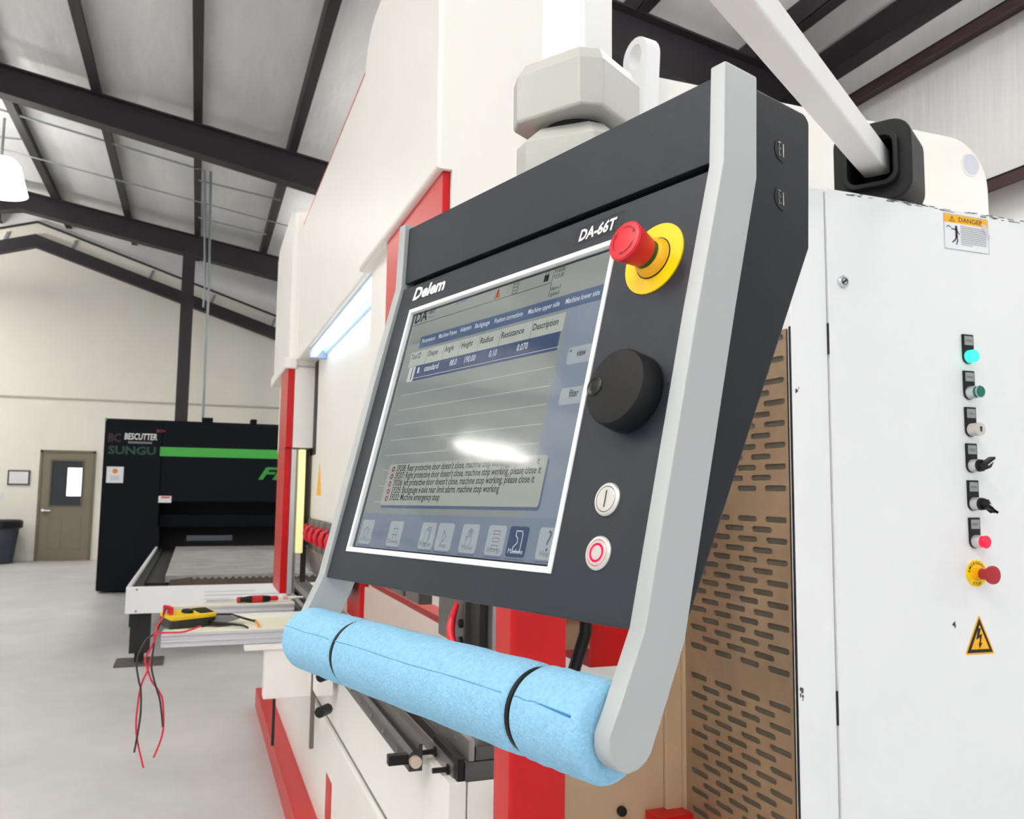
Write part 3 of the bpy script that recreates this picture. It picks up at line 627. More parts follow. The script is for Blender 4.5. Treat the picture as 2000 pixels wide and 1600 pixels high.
# perforated side panel with real slots, dim warm light put into its tan
zs1 = atX(1546, 640, XC).z
P0, P1 = YC+.012, 1.870
MB().bx(XC-.0005, XC+.0, YC+.002, YC+.009, .02, zs1+.004).build('panel_gap', MT['ink'], cab)
def zg(py): return atX(1525, py, XC).z
groups = [(zg(1312), zg(1016), 8), (zg(954), zg(660), 8)]
pitch = (zg(1016)-zg(1312))/7
groups.append((zg(1380)-pitch*9, zg(1380), 10))
ys = [(atX(a, 1300, XC).y, atX(b, 1300, XC).y) for a, b in ((1546, 1503), (1486, 1448), (1432, 1398), (1384, 1352))]
yo = [(atX(a, 1300, XC).y, atX(b, 1300, XC).y) for a, b in ((1516, 1476), (1460, 1422), (1408, 1374))]
slot_h = .0125
panel = MB(); xp = XC-.004
def strip(z0, z1, slots):
    """a horizontal strip of sheet z0..z1 with rounded slots cut through"""
    cur = P0; zc = (z0+z1)/2
    for a, b in sorted(slots):
        mid0, mid1 = a-.006, b+.006
        if mid0 > cur: panel.quad((xp, cur, z0), (xp, mid0, z0), (xp, mid0, z1), (xp, cur, z1))
        r = slot_h/2; inner = [(b-r+r*math.cos(t), zc+r*math.sin(t)) for t in (-math.pi/2, -math.pi/4, 0, math.pi/4, math.pi/2)]+[(a+r+r*math.cos(t), zc+r*math.sin(t)) for t in (math.pi/2, .75*math.pi, math.pi, 1.25*math.pi, 1.5*math.pi)]
        I = [(xp, p[0], p[1]) for p in inner]; c = [(xp, mid1, z0), (xp, mid1, z1), (xp, mid0, z1), (xp, mid0, z0)]
        panel.quad(c[0], I[0], I[9], c[3]); panel.quad(c[0], c[1], I[4], I[3], I[2], I[1], I[0]); panel.quad(c[1], c[2], I[5], I[4]); panel.quad(c[2], c[3], I[9], I[8], I[7], I[6], I[5])
        J = [(xp+.003, p[1], p[2]) for p in I]
        for i in range(10): panel.quad(I[i], I[(i+1) % 10], J[(i+1) % 10], J[i])
        cur = mid1
    panel.quad((xp, cur, z0), (xp, P1, z0), (xp, P1, z1), (xp, cur, z1))
edges = []; top = zs1
rows = []
for zlo, zhi, n in sorted(groups, key=lambda g: -g[1]):
    for i in range(2*n-1):
        zc = zhi-i*(zhi-zlo)/(2*n-2); rows.append((zc, (zhi-zlo)/(2*n-2), ys if i % 2 == 0 else yo))
for zc, p, sl_ in rows:
    z1, z0 = min(zc+p/2, top), zc-p/2
    if top-z1 > 1e-4: panel.quad((xp, P0, z1), (xp, P1, z1), (xp, P1, top), (xp, P0, top))
    strip(z0, z1, sl_); top = z0
panel.quad((xp, P0, .03), (xp, P1, .03), (xp, P1, top), (xp, P0, top))
panel.build('perforated_panel', MT['slotted'], cab, label='perforated side panel in shade-toned tan with staggered slots')
MB().bx(XC-.0005, XC+.0005, P0, P1, .03, zs1).build('panel_backing', M('olive_grey_backing', (84, 79, 66), .5, var=.2, vscale=8), cab)
MB().bx(XC-.006, XC+.02, P1, P1+.03, .02, 2.0).build('panel_flange', MT['shadetan'], cab, bevel=.003)
MB().bx(XC-.05, XC-.006, P1+.016, P1+.03, .02, 1.4).build('panel_flange', MT['shadetan'], cab, bevel=.003)
# door furniture
def FY(px, py, d=0): p = atY(px, py, YC-.004); return V((p.x, YC-.004-d, p.z))
c = FY(1645, 551); lk = MB().lathe(c, -Y_, [(.0, 0), (.0135, 0), (.0135, .006), (.011, .008), (0, .008)], 24, False).build('door_lock', MT['chrome'], cab)
MB().box(c-Y_*.0085, (.006, .0008, .002), (V((.8, 0, .6)), Y_, V((-.6, 0, .8)))).ring(c-Y_*.0082, Y_, .0075, .0008, 20, 5).build('lock_slot', MT['ink'], lk)
def plate(a, b, txt, name):
    p, q = FY(*a), FY(*b); w_, h_ = q.x-p.x, p.z-q.z
    pr = rrect(w_, h_, .004, 3); cx, cz = (p.x+q.x)/2, (p.z+q.z)/2
    low = [(x, z) if z > 0 else (max(-w_/2, min(w_/2, x)), z) for x, z in pr]
    r_ = w_/2; out = [(-w_/2, h_/2), (w_/2, h_/2)]+[(r_*math.cos(math.radians(t)), -h_/2+r_+r_*math.sin(math.radians(t))) for t in range(0, -181, -20)]
    o = MB().prism(out, (cx, YC-.004, cz), X_, Z_, -Y_, 0, .005).build(name, MT['black'], cab, bevel=.0008)
    lw, lh = w_*.78, h_*.30; zc = cz+h_*.5-lh*.72
    MB().box((cx, YC-.0095, zc), (lw/2, .0006, lh/2)).build('legend', M('grey_legend', (150, 152, 154), .35), o)
    MB().text(txt, (cx-lw*.36, YC-.0103, zc-.003), X_, Z_, w=lw*.72, h=.005).build('legend_text', MT['ink'], o)
    return o, V((cx, YC-.009, -h_/2+r_+cz)), w_
specs = [((1877, 653), (1900, 712), 'POWER ON', 'lit'), ((1879, 724), (1902, 782), 'PUMP ON', 'teal'), ((1882, 795), (1905, 854), 'CONTROL', 'key'),
         ((1884, 866), (1907, 924), 'MODE', 'sel'), ((1887, 938), (1910, 998), 'PEDAL', 'sel2'), ((1890, 1011), (1913, 1071), 'RESET', 'redlit')]
for a, b, txt, kind in specs:
    o, c, w_ = plate(a, b, txt, {'lit': 'power_lamp', 'teal': 'pump_button', 'key': 'key_switch', 'sel': 'mode_selector', 'sel2': 'pedal_selector', 'redlit': 'reset_button'}[kind])
    r = .0145
    if kind == 'lit':
        MB().lathe(c, -Y_, [(r, 0), (r*1.02, .012), (r*.98, .016), (0, .017)], 28, False).build('lens', MT['glowgreen'], o, label='lit green lens')
    else:
        MB().lathe(c, -Y_, [(r, 0), (r, .012), (r*.92, .018), (0, .018)], 28, False).build('bezel', MT['alu'] if kind != 'key' else MT['keywhite'], o)
        if kind in ('teal', 'redlit'):
            MB().lathe(c-Y_*.018, -Y_, [(r*.9, 0), (r*.9, .010), (r*.8, .012), (0, .012)], 28, False).build('lens', MT['teal' if kind == 'teal' else 'glowred'], o)
            MB().ring(c-Y_*.027, Y_, r*.92, .0012, 28, 6).build('lens_rim', MT['alu'] if kind == 'teal' else MT['redink'], o)
        elif kind == 'key':
            MB().lathe(c-Y_*.018, -Y_, [(r*1.02, 0), (r*1.02, .006), (0, .007)], 28, False).build('key_face', MT['keywhite'], o)
            MB().box(c-Y_*.0255, (.0022, .0006, .0055)).cyl(c-Y_*.0256+Z_*.003, c-Y_*.025+Z_*.003, .0035, seg=12).build('keyhole', MT['ink'], o)
        else:
            sg = 1 if kind == 'sel' else -1
            kn = MB().lathe(c-Y_*.018, -Y_, [(r*.98, 0), (r*.9, .008), (0, .008)], 24, False)
            kn.prism([(-.012, -.006), (.004, -.009), (.028, .0+.003*sg), (.026, .007*sg), (-.010, .008)], c-Y_*.026+Z_*(.001*sg), V((.86, 0, .5*sg)), V((-.5*sg, 0, .86)), -Y_, 0, .016)
            kn.build('selector_knob', MT['black'], o, bevel=.001)
            MB().box(c-Y_*.0425+V((.008, 0, .006*sg)), (.012, .0005, .001), (V((.86, 0, .5*sg)), Y_, V((-.5*sg, 0, .86)))).build('knob_pointer', MT['whiteink'], o)
# cabinet emergency stop
c = FY(1906, 1120); 
es = MB().lathe(c, -Y_, [(0, 0), (.030, 0), (.030, .0025), (0, .0025)], 40, False).build('emergency_stop', MT['yellow'], cab)
def arc_text(mb, body, c, xd, zd, nrm, R, h, a_mid, step, flip=False):
    n = len(body)
    for i, ch in enumerate(body):
        a = math.radians(a_mid+(step*((n-1)/2-i) if not flip else -step*((n-1)/2-i)))
        rd = xd*math.cos(a)+zd*math.sin(a); tg = xd*math.sin(a)-zd*math.cos(a)
        if flip: mb.text(ch, c+rd*(R+h*.5), -tg, -rd, h=h, center=True, bold=.02)
        else: mb.text(ch, c+rd*(R-h*.5), tg, rd, h=h, center=True, bold=.02)
tx = MB(); arc_text(tx, 'EMERGENCY', c-Y_*.0028, X_, Z_, -Y_, .0235, .0065, 90, 19); tx.build('upper_lettering', MT['ink'], es); tx = MB(); arc_text(tx, 'STOP', c-Y_*.0028, X_, Z_, -Y_, .0235, .0065, 270, 17, True); tx.build('lower_lettering', MT['ink'], es)
MB().lathe(c-Y_*.0025, -Y_, [(.016, 0), (.015, .008), (.011, .009), (.011, .016)], 32, False).build('stop_collar', MT['yellow2'], es)
MB().lathe(c-Y_*.016, -Y_, [(.0125, 0), (.0125, .014), (.019, .022), (.0205, .027), (.0195, .031), (0, .032)], 36, False).build('mushroom_head', MT['redbtn2'], es)
# voltage sign
A, B, D = FY(1911.5, 1200), FY(1884.5, 1280), FY(1943, 1277)
def inset(k):
    g = (A+B+D)/3; return [g+(p-g)*k for p in (A, B, D)]
def rtri(k, lift, mat, nm, par, cut=.1):
    T = inset(k); pts = []
    for i in range(3):
        p = T[i]; a_, b_ = T[i-1], T[(i+1) % 3]; pts += [p+(a_-p)*cut*.55, p+(a_-p)*cut*.15+(b_-p)*cut*.15, p+(b_-p)*cut*.55]
    o = V((0, 0, 0)); mb = MB(); n = 9
    mb.add([p-Y_*lift for p in pts]+[p-Y_*(lift+.0004) for p in pts], [tuple(range(9)), tuple(range(17, 8, -1))]+[(i, (i+1) % 9, 9+(i+1) % 9, 9+i) for i in range(9)])
    return mb.build(nm, mat, par)
vs_ = rtri(1.0, .0002, MT['yellow2'], 'voltage_sign', cab, .12); rtri(.86, .0007, MT['ink'], 'sign_border', vs_, .05); rtri(.60, .0012, MT['yellow2'], 'sign_field', vs_, .02)
def sgn(px, py): return FY(px, py, .0019)
MB().quad(sgn(1909, 1227), sgn(1914.5, 1227), sgn(1911.5, 1240), sgn(1917, 1238), sgn(1914.5, 1256), sgn(1918, 1255), sgn(1912, 1267), sgn(1910, 1255), sgn(1911.6, 1256), sgn(1912.6, 1245), sgn(1905.5, 1250)).build('bolt_symbol', MT['ink'], vs_)
# danger label
a, b = FY(1842, 416), FY(1931, 497); w_, h_ = b.x-a.x, a.z-b.z
dl = MB().bx(a.x, b.x, YC-.0048, YC-.0041, b.z, a.z).build('danger_label', MT['paper'], cab)
MB().bx(a.x+.001, b.x-.001, YC-.0052, YC-.0049, a.z-h_*.24, a.z-.001).build('label_band', MT['yellow2'], dl)
MB().text('DANGER', (a.x+w_*.33, YC-.0055, a.z-h_*.19), X_, Z_, w=w_*.55, h=h_*.13, bold=.01).build('danger_lettering', MT['brown'], dl)
tr = MB(); tp = [V((a.x+w_*.12, YC-.0055, a.z-h_*.20)), V((a.x+w_*.24, YC-.0055, a.z-h_*.20)), V((a.x+w_*.18, YC-.0055, a.z-h_*.05))]
tr.stroke(tp+[tp[0]], .0012, Y_); tr.stroke([V((a.x+w_*.18, YC-.0055, a.z-h_*.09)), V((a.x+w_*.18, YC-.0055, a.z-h_*.17))], .0014, Y_); tr.build('label_triangle', MT['ink'], dl)
fg = MB(); fp = lambda u, v: V((a.x+w_*u, YC-.0055, a.z-h_*v))
fg.lathe(fp(.27, .35), Y_, [(0, 0), (.0034, 0)], 12, False); fg.stroke([fp(.27, .42), fp(.27, .62)], .007, Y_); fg.stroke([fp(.27, .43), fp(.17, .42)], .0025, Y_); fg.stroke([fp(.28, .44), fp(.33, .55)], .0025, Y_)
fg.stroke([fp(.27, .62), fp(.24, .72), fp(.18, .80)], .003, Y_); fg.stroke([fp(.28, .62), fp(.29, .74), fp(.27, .84)], .003, Y_); fg.stroke([fp(.05, .38), fp(.10, .34), fp(.15, .38)], .002, Y_); fg.build('label_figure', MT['ink'], dl)
ln = MB()
for i in range(11):
    v = .31+.052*i; ln.stroke([fp(.37, v), fp(.94 if i < 10 else .62, v+.012)], .0012, Y_)
ln.build('label_print', MT['inkgrey'], dl)
MB().stroke([fp(0, 0), fp(1, 0), fp(1, 1), fp(0, 1), fp(0, 0)], .0008, Y_).build('label_border', MT['inkgrey'], dl)
sh = MB().quad(*[V((a.x+w_*u, YC-.0062-l, a.z-h_*v)) for u, v, l in ((.62, .04, 0), (.80, .16, .004), (1.0, .62, .001), (1.0, .50, .004), (.88, .22, .007))])
sh.build('peeled_corner', MT['clear'], dl)
# scuffs along the worn top edge and on the stile
sf = MB(); random.seed(3)
for i in range(60):
    x = random.uniform(1.32, 2.0); sf.box((x, YC-.0043, zt_-random.uniform(-.001, .006)), (random.uniform(.002, .012), .0004, random.uniform(.0004, .0012)))
o = sf.build('edge_scuffs', MT['scuff'], cab); o['kind'] = 'stuff'
for px, py in ((1557, 762), (1566, 1350), (1566, 1362), (1864, 1220)):
    c = FY(px, py) if px > 1640 else atY(px, py, YC); c = V((c.x, (YC if px < 1640 else YC-.004)-.0002, c.z))
    s = MB(); 
    for k in range(7): s.box(c+V((random.uniform(-.004, .004), 0, random.uniform(-.006, .006))), (random.uniform(.0006, .0022), .0003, random.uniform(.001, .004)))
    s.build('scuff_mark', MT['scuff'], cab)
# ================================================================== PENDANT ARM
arm = thing('pendant_arm', 'white square tube arm from black cabinet socket to the control pendant', 'arm', (1.42, 1.55, zt_))
ad = V((.8386, .5446, 0)).normalized(); an = V((ad.y, -ad.x, 0))
zb2 = 2.15; wA = .058
e0 = atZ(1733, 332, zb2); c0_ = e0-an*(wA/2)+Z_*(wA/2)
jc = CAM+ray(1143, 240)*.9; jc = V((jc.x, jc.y, 0))+ad*.03-an*.03       # plan centre of the drop tube
La = (V((jc.x, jc.y, 0))-V((c0_.x, c0_.y, 0))).dot(ad)
MB().box(c0_+ad*((.03+La-.03)/2), ((-La+.03+.03)/2, wA/2, wA/2), (ad, an, Z_)).build('boom', MT['armwhite'], arm, bevel=.006, seg=3)
MB().box((jc.x, jc.y, (1.84+zb2+wA)/2), (.03, .03, (zb2+wA-1.84)/2), (ad, an, Z_)).build('drop_tube', MT['armwhite'], arm, bevel=.005, seg=3)
# black socket on the cabinet roof
so = c0_+ad*.03
pr = rrect(.155, .205, .05, 6)
sb = MB()
outer = rrect(.172, .192, .045, 6); inner = rrect(.098, .105, .022, 6)
plate_hole(sb, outer, inner, V((so.x, so.y, zt_+.0975)), an, Z_, ad, -.05, .09)
sb.build('socket', MT['rubber'], arm, bevel=.006, seg=3)
col_ = MB(); plate_hole(col_, rrect(.120, .128, .03, 6), inner, V((so.x, so.y, zt_+.0975)), an, Z_, ad, -.07, -.05); col_.build('socket_lip', MT['rubber'], arm, bevel=.003)
MB().box(V((so.x, so.y, zt_+.11))+ad*.09, (.01, .055, .06), (ad, an, Z_)).build('socket_core', MT['dark'], arm)
# grey swivel joint on top of the pendant
def oct_(h, c): return [(h, -h+c), (h, h-c), (h-c, h), (-h+c, h), (-h, h-c), (-h, -h+c), (-h+c, -h), (h-c, -h)]
def chamfer_block(ctr, h, c, z0, z1, zc0, zc1, a, b, k0=.8, k1=.8):
    """eight-sided block with sloped shoulders below zc0 and above zc1"""
    lv = [(k0, z0), (1, zc0), (1, zc1), (k1, z1)]; base = oct_(h, c); vs = []
    for k, z in lv: vs += [V((ctr.x, ctr.y, 0))+a*(p[0]*k)+b*(p[1]*k)+Z_*z for p in base]
    fs = [tuple(range(8)), tuple(range(24, 32))]+[(L*8+i, L*8+(i+1) % 8, L*8+8+(i+1) % 8, L*8+8+i) for L in range(3) for i in range(8)]
    return MB().add(vs, fs)
ja = V((pu.x, pu.y, 0)).normalized(); jb = V((pn.x, pn.y, 0)).normalized()
chamfer_block(jc, .058, .018, 1.800, 1.868, 1.803, 1.852, ad, an, .97, .86).build('swivel_head', MT['jointpaint'], arm, bevel=.0016, smooth=12)
MB().cyl((jc.x, jc.y, 1.75), (jc.x, jc.y, 1.803), .036, seg=24).build('swivel_core', MT['dark'], arm)
chamfer_block(jc, .056, .018, 1.712, 1.793, 1.713, 1.774, (ad*.97-an*.24).normalized(), (an*.97+ad*.24).normalized(), 1, .70).build('swivel_base', MT['jointpaint'], arm, bevel=.0016, smooth=12)

# ================================================================== CONTROL PENDANT
pen = thing('control_pendant', 'charcoal press brake control pendant with silver handles and touch screen', 'control panel', PO+pz*(-.34)+pu*(-.25))
UL, UR, TH = -.482, -.0147, .0147
def side_poly(poly, u0, u1): return MB().prism(poly, PO, pn, pz, pu, u0, u1)
hp = [PS(*a) for a in ((1417, 117), (1414, 312), (1363, 600), (1260, 1231), (1212, 1380), (1191, 1440), (1190, 1470), (1197, 1492), (1210, 1508), (1228, 1514), (1248, 1505), (1263, 1490), (1273, 1472), (1307, 1362), (1339, 1252), (1438, 600), (1479, 348), (1479, 150))]
for u0, u1 in ((-TH, 0), (UL-TH, UL)):
    side_poly(hp, u0, u1).build('side_handle', MT['silver'], pen, bevel=.0016, seg=2)
# housing behind
hs = [(-.0155, .0735), (-.112, .0700), (-.1185, .0640), (-.1121, -.0456), (.040, -.3290), (.044, -.3330), (.066, -.3372), (.0732, -.3365), (-.0150, -.008), (-.0155, .003)]
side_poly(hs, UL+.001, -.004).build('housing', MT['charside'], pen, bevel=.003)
# upper and lower front panels
t0, t1 = PS(1417, 117)[0], 0
side_poly([(-.0095, .0740), (-.0052, .0045), (-.013, .0045), (-.016, .0740)], UL, UR).build('upper_panel', MT['charcoal'], pen, bevel=.0012)
fp_ = MB()
so_, si_ = (.0015, .3470), None
S0 = (-.451, -.107, .0338, .3170)             # outer edge of the screen frame (u0,u1,s0,s1)
FW = .0052
def plate_on_face(mb, u0, u1, s0, s1, hole, h0, h1):
    plate_hole(mb, [(u0, s0), (u1, s0), (u1, s1), (u0, s1)], hole, PP(0, 0, 0), pu, pd, pl, h0, h1)
hole = [(S0[0]+.003, S0[2]+.003), (S0[1]-.003, S0[2]+.003), (S0[1]-.003, S0[3]-.003), (S0[0]+.003, S0[3]-.003)]
plate_on_face(fp_, UL, UR, .0012, .3470, hole, -.010, 0)
fp_.build('front_panel', MT['charcoal'], pen, bevel=.001)
fr = MB(); plate_hole(fr, [(S0[0], S0[2]), (S0[1], S0[2]), (S0[1], S0[3]), (S0[0], S0[3])], [(S0[0]+FW, S0[2]+FW), (S0[1]-FW, S0[2]+FW), (S0[1]-FW, S0[3]-FW), (S0[0]+FW, S0[3]-FW)], PP(0, 0, 0), pu, pd, pl, -.009, .0012)
fr.build('screen_frame', MT['frame'], pen, bevel=.0007)
HS = -.0042                                   # depth of the display surface
def SQ(mb, u0, u1, s0, s1, lv): h = HS+.00012*lv; return mb.quad(PP(u0, s0, h), PP(u1, s0, h), PP(u1, s1, h), PP(u0, s1, h))
E0 = (S0[0]+FW, S0[1]-FW, S0[2]+FW, S0[3]-FW)
SQ(MB(), *E0, -1.5).build('screen_bezel', MT['lcdedge'], pen)
D0 = (E0[0]+.003, E0[1]-.001, E0[2]+.002, E0[3]-.002)
scr = SQ(MB(), *D0, 0).build('screen', UI['bg'], pen)
sf_ = lambda px, py: PF(px, py, HS)
def U(px, py): return sf_(px, py)[0]
def S(px, py): return sf_(px, py)[1]
def rect(mat, name, u0, u1, s0, s1, lv=1): return SQ(MB(), max(u0, D0[0]), min(u1, D0[1]), max(s0, D0[2]), min(s1, D0[3]), lv).build(name, mat, scr)
tabS0, tabS1 = S(950, 622), S(950, 646)
hdS1 = tabS0-.001
rect(UI['head'], 'header_bar', D0[0], D0[1], D0[2], hdS1)
colU1 = U(1100, 640)
rect(UI['side'], 'side_column', colU1+.002, D0[1], tabS1, S(900, 1008), 1)
barS0 = S(900, 1008)
rect(UI['bar'], 'bottom_bar', D0[0], D0[1], barS0, D0[3], 1)
rect(UI['tab'], 'tab_bar', U(821, 668), D0[1], tabS0, tabS1, 2)
rect(UI['tabsel'], 'active_tab', U(798, 668), U(820, 668), tabS0+.001, tabS1, 3)
cS0, cS1 = S(1000, 638), S(1000, 670)
rect(UI['col'], 'column_header', U(802, 700), colU1, cS0, cS1, 2)
rS1 = S(1000, 703)
rect(UI['sel'], 'selected_row', U(810, 720), colU1-.002, cS1, rS1, 2)
rect(UI['cell'], 'tool_cell', U(797, 735), U(810, 728), cS1+.0006, rS1, 3)
dk, wt, dm = MB(), MB(), MB()
def T(mb, body, a, b, h, lv=4, **k):
    """text from pixel a (baseline start) to pixel b (baseline end)"""
    u0, s0 = sf_(*a); u1, s1 = sf_(*b); mb.text(body, PP(u0, (s0+s1)/2, HS+.00012*lv), pu, -pd, w=u1-u0, h=h, **{'bold': .012, **k})
def ZZ(x, y): return 780+x/4.545, 480+y/4.545
def TZ(mb, body, x0, y0, x1, y1, h, **k): T(mb, body, ZZ(x0, y0), ZZ(x1, y1), h, **k)
TZ(dk, 'DA', 138, 690, 245, 660, .0125, bold=.03); TZ(dk, '-60', 258, 615, 318, 596, .006); TZ(dm, 'Touch', 258, 648, 308, 634, .003)
TZ(dk, 'Y1:0.00', 1378, 246, 1472, 222, .0042); TZ(dk, 'Y2:0.00', 1366, 298, 1460, 274, .0042); TZ(dk, 'status:2', 1345, 400, 1435, 376, .0038); TZ(dk, 'cycle:0', 1336, 450, 1420, 430, .0038)
TZ(dm, 'product', 505, 520, 605, 498, .004)
for body, x0, y0, x1, y1 in (('Parameters', 200, 868, 318, 835), ('Machine Frame', 350, 825, 510, 782), ('Adapters', 540, 768, 638, 742), ('Backgauge', 672, 735, 802, 700), ('Position corrections', 845, 690, 1095, 625), ('Machine upper side', 1145, 605, 1422, 540), ('Machine lower side', 1478, 515, 1780, 440)):
    TZ(wt, body, x0, y0, x1, y1, .0052)
TZ(dm, 'Function', 92, 888, 180, 862, .0038)
for body, x0, y0, x1, y1 in (('Tool ID', 105, 1018, 190, 995), ('Shape', 252, 985, 340, 962), ('Angle', 400, 948, 482, 925), ('Height', 550, 915, 650, 885), ('Radius', 718, 875, 832, 845), ('Resistance', 905, 825, 1105, 778), ('Description', 1185, 755, 1410, 700)):
    TZ(dk, body, x0, y0, x1, y1, .0066)
for body, x0, y0, x1, y1 in (('1', 158, 1135, 172, 1130), ('standard', 220, 1118, 343, 1090), ('88.0', 445, 1070, 505, 1055), ('190.00', 575, 1045, 672, 1018), ('0.10', 793, 992, 862, 975), ('0.070', 1040, 940, 1138, 915)):
    TZ(wt, body, x0, y0, x1, y1, .0068)
T(dk, 'view', (1126, 697), (1144, 693), .0066); T(dk, 'filter', (1111, 777), (1129, 773), .0066)
# rules of the list
ls = MB(); h3 = HS+.00012*3
def rule(a, b, wd=.0006):
    (u0, s0), (u1, s1) = sf_(*a), sf_(*b); s_ = (s0+s1)/2; ls.quad(PP(u0, s_-wd/2, h3), PP(u1, s_-wd/2, h3), PP(u1, s_+wd/2, h3), PP(u0, s_+wd/2, h3))
for a, b in (((806, 738), (1092, 680)), ((785, 773), (1082, 717)), ((779, 802), (1075, 754)), ((771, 830), (1068, 791)), ((764, 860), (1061, 829)), ((754, 889), (1053, 867)), ((747, 920), (769, 918)), ((740, 950), (755, 949)), ((732, 980), (747, 980))): rule(a, b)
for x0, y0, x1, y1 in ((235, 1020, 240, 1000),): pass
ls.build('list_rules', UI['line'], scr)
dv_ = MB()
for zx, zy0 in ((237, 1000), (388, 960), (533, 920), (703, 880), (890, 840), (1170, 770)):
    u_ = U(*ZZ(zx, zy0)); dv_.quad(PP(u_-.0003, cS0+.001, h3), PP(u_+.0003, cS0+.001, h3), PP(u_+.0003, cS1, h3), PP(u_-.0003, cS1, h3))
for px, py in ((858, 655), (896, 646), (924, 640), (960, 630), (1026, 612), (1100, 592)):
    u_ = U(px, py); dv_.quad(PP(u_-.0003, tabS0, h3), PP(u_+.0003, tabS0, h3), PP(u_+.0003, tabS1, h3), PP(u_-.0003, tabS1, h3))
dv_.build('cell_dividers', UI['shadow'], scr)
hl = MB()
def hline(a, b, wd=.0006):
    (u0, s0), (u1, s1) = sf_(*a), sf_(*b); hl.stroke([PP(u0, s0, h3), PP(u1, s1, h3)], wd, pl)
s_ = (S(*ZZ(120, 705))+S(*ZZ(1340, 350)))/2; hl.stroke([PP(D0[0]+.002, s_, h3), PP(U(*ZZ(1340, 350)), s_, h3)], .0006, pl)
u_ = U(*ZZ(1360, 300)); hl.stroke([PP(u_, D0[2]+.004, h3), PP(u_, hdS1-.002, h3)], .0006, pl); hl.build('header_lines', UI['txt'], scr)
# header icons
u0, s0 = sf_(*ZZ(865, 470)); hw = .0058
MB().quad(PP(u0-hw, s0, h3), PP(u0+hw, s0, h3), PP(u0, s0-.013, h3)).build('warning_icon', UI['warn'], scr)
u1, s1 = sf_(*ZZ(1022, 425)); ic = MB(); ic.stroke([PP(u1-.004, s1, h3), PP(u1+.004, s1, h3), PP(u1+.004, s1-.013, h3), PP(u1-.004, s1-.013, h3), PP(u1-.004, s1, h3)], .0007, pl)
for k in range(3): ic.stroke([PP(u1-.003, s1-.003-.0035*k, h3), PP(u1+.003, s1-.003-.0035*k, h3)], .0007, pl)
u2, s2 = sf_(*ZZ(1302, 320)); ic.quad(PP(u2-.0035, s2, h3), PP(u2+.0035, s2, h3), PP(u2+.0035, s2-.007, h3), PP(u2-.0035, s2-.007, h3)); ic.stroke([PP(u2-.0022, s2-.007, h3), PP(u2-.002, s2-.0105, h3), PP(u2+.002, s2-.0105, h3), PP(u2+.0022, s2-.007, h3)], .0008, pl)
ic.stroke([PP(u0, s0-.002, h3+.0001), PP(u0, s0-.009, h3+.0001)], .0012, pl)
u3, s3 = U(803, 738), (cS1+rS1)/2
ic.stroke([PP(u3, cS1+.002, h3+.0002), PP(u3, rS1-.003, h3+.0002)], .0016, pl)
u4, s4 = sf_(*ZZ(1526, 935)); ic.stroke([PP(u4-.0015, s4, h3), PP(u4+.0015, s4, h3)], .0006, pl); ic.stroke([PP(u4, s4-.0015, h3), PP(u4, s4+.0015, h3)], .0006, pl)
ic.build('screen_icons', UI['txt'], scr)
def soft(px0, px1, s0, s1, mat, name, y):
    u0, u1 = U(px0, y), min(U(px1, y), D0[1]); w_, h_ = u1-u0, s1-s0
    pts = [PP((u0+u1)/2+p[0], (s0+s1)/2+p[1], HS+.00012*2) for p in rrect(w_, h_, .003, 3)]
    return MB().quad(*pts).build(name, mat, scr)
soft(1109, 1168, S(1140, 674), S(1135, 708), UI['key'], 'view_key', 694); soft(1094, 1150, S(1120, 756), S(1116, 789), UI['key'], 'filter_key', 774)
# message box
mS0, mS1 = S(900, 899), S(900, 989); mU0, mU1 = U(752, 950), U(1062, 940)
MB().quad(*[PP((mU0+mU1)/2+.0025+p[0], (mS0+mS1)/2+.003+p[1], HS+.00012*3.2) for p in rrect(mU1-mU0, mS1-mS0, .003, 3)]).build('message_shadow', UI['shadow'], scr)
MB().quad(*[PP((mU0+mU1)/2+p[0], (mS0+mS1)/2+p[1], HS+.00012*4) for p in rrect(mU1-mU0, mS1-mS0, .003, 3)]).build('message_box', UI['pop'], scr)
mt_, er = MB(), MB()
def ZM(x, y): return 640+x/4.348, 900+y/4.348
for body, x0, y0, x1, y1 in (("S9208: Rear protective door doesn't close, machine stop working,please close it", 588, 88, 1800, 38), ("S9207: Right protective door doesn't close, machine stop working, please close it", 572, 150, 1812, 112), ("S9206: left protective door doesn't close, machine stop working, please close it", 556, 213, 1755, 188), ('S9205: Backgauge x-axis rear limit alarm, machine stop working', 542, 276, 1455, 268), ('S9202: Machine emergency stop', 526, 336, 948, 338)):
    T(mt_, body, ZM(x0, y0), ZM(x1, y1), .0068, lv=5); c = sf_(*ZM(x0-24, y0-14)); er.annulus(PP(c[0], c[1], HS+.00012*5), pl, .0013, .0030, 16)
mt_.build('message_text', UI['txt'], scr); er.build('error_marks', UI['err'], scr)
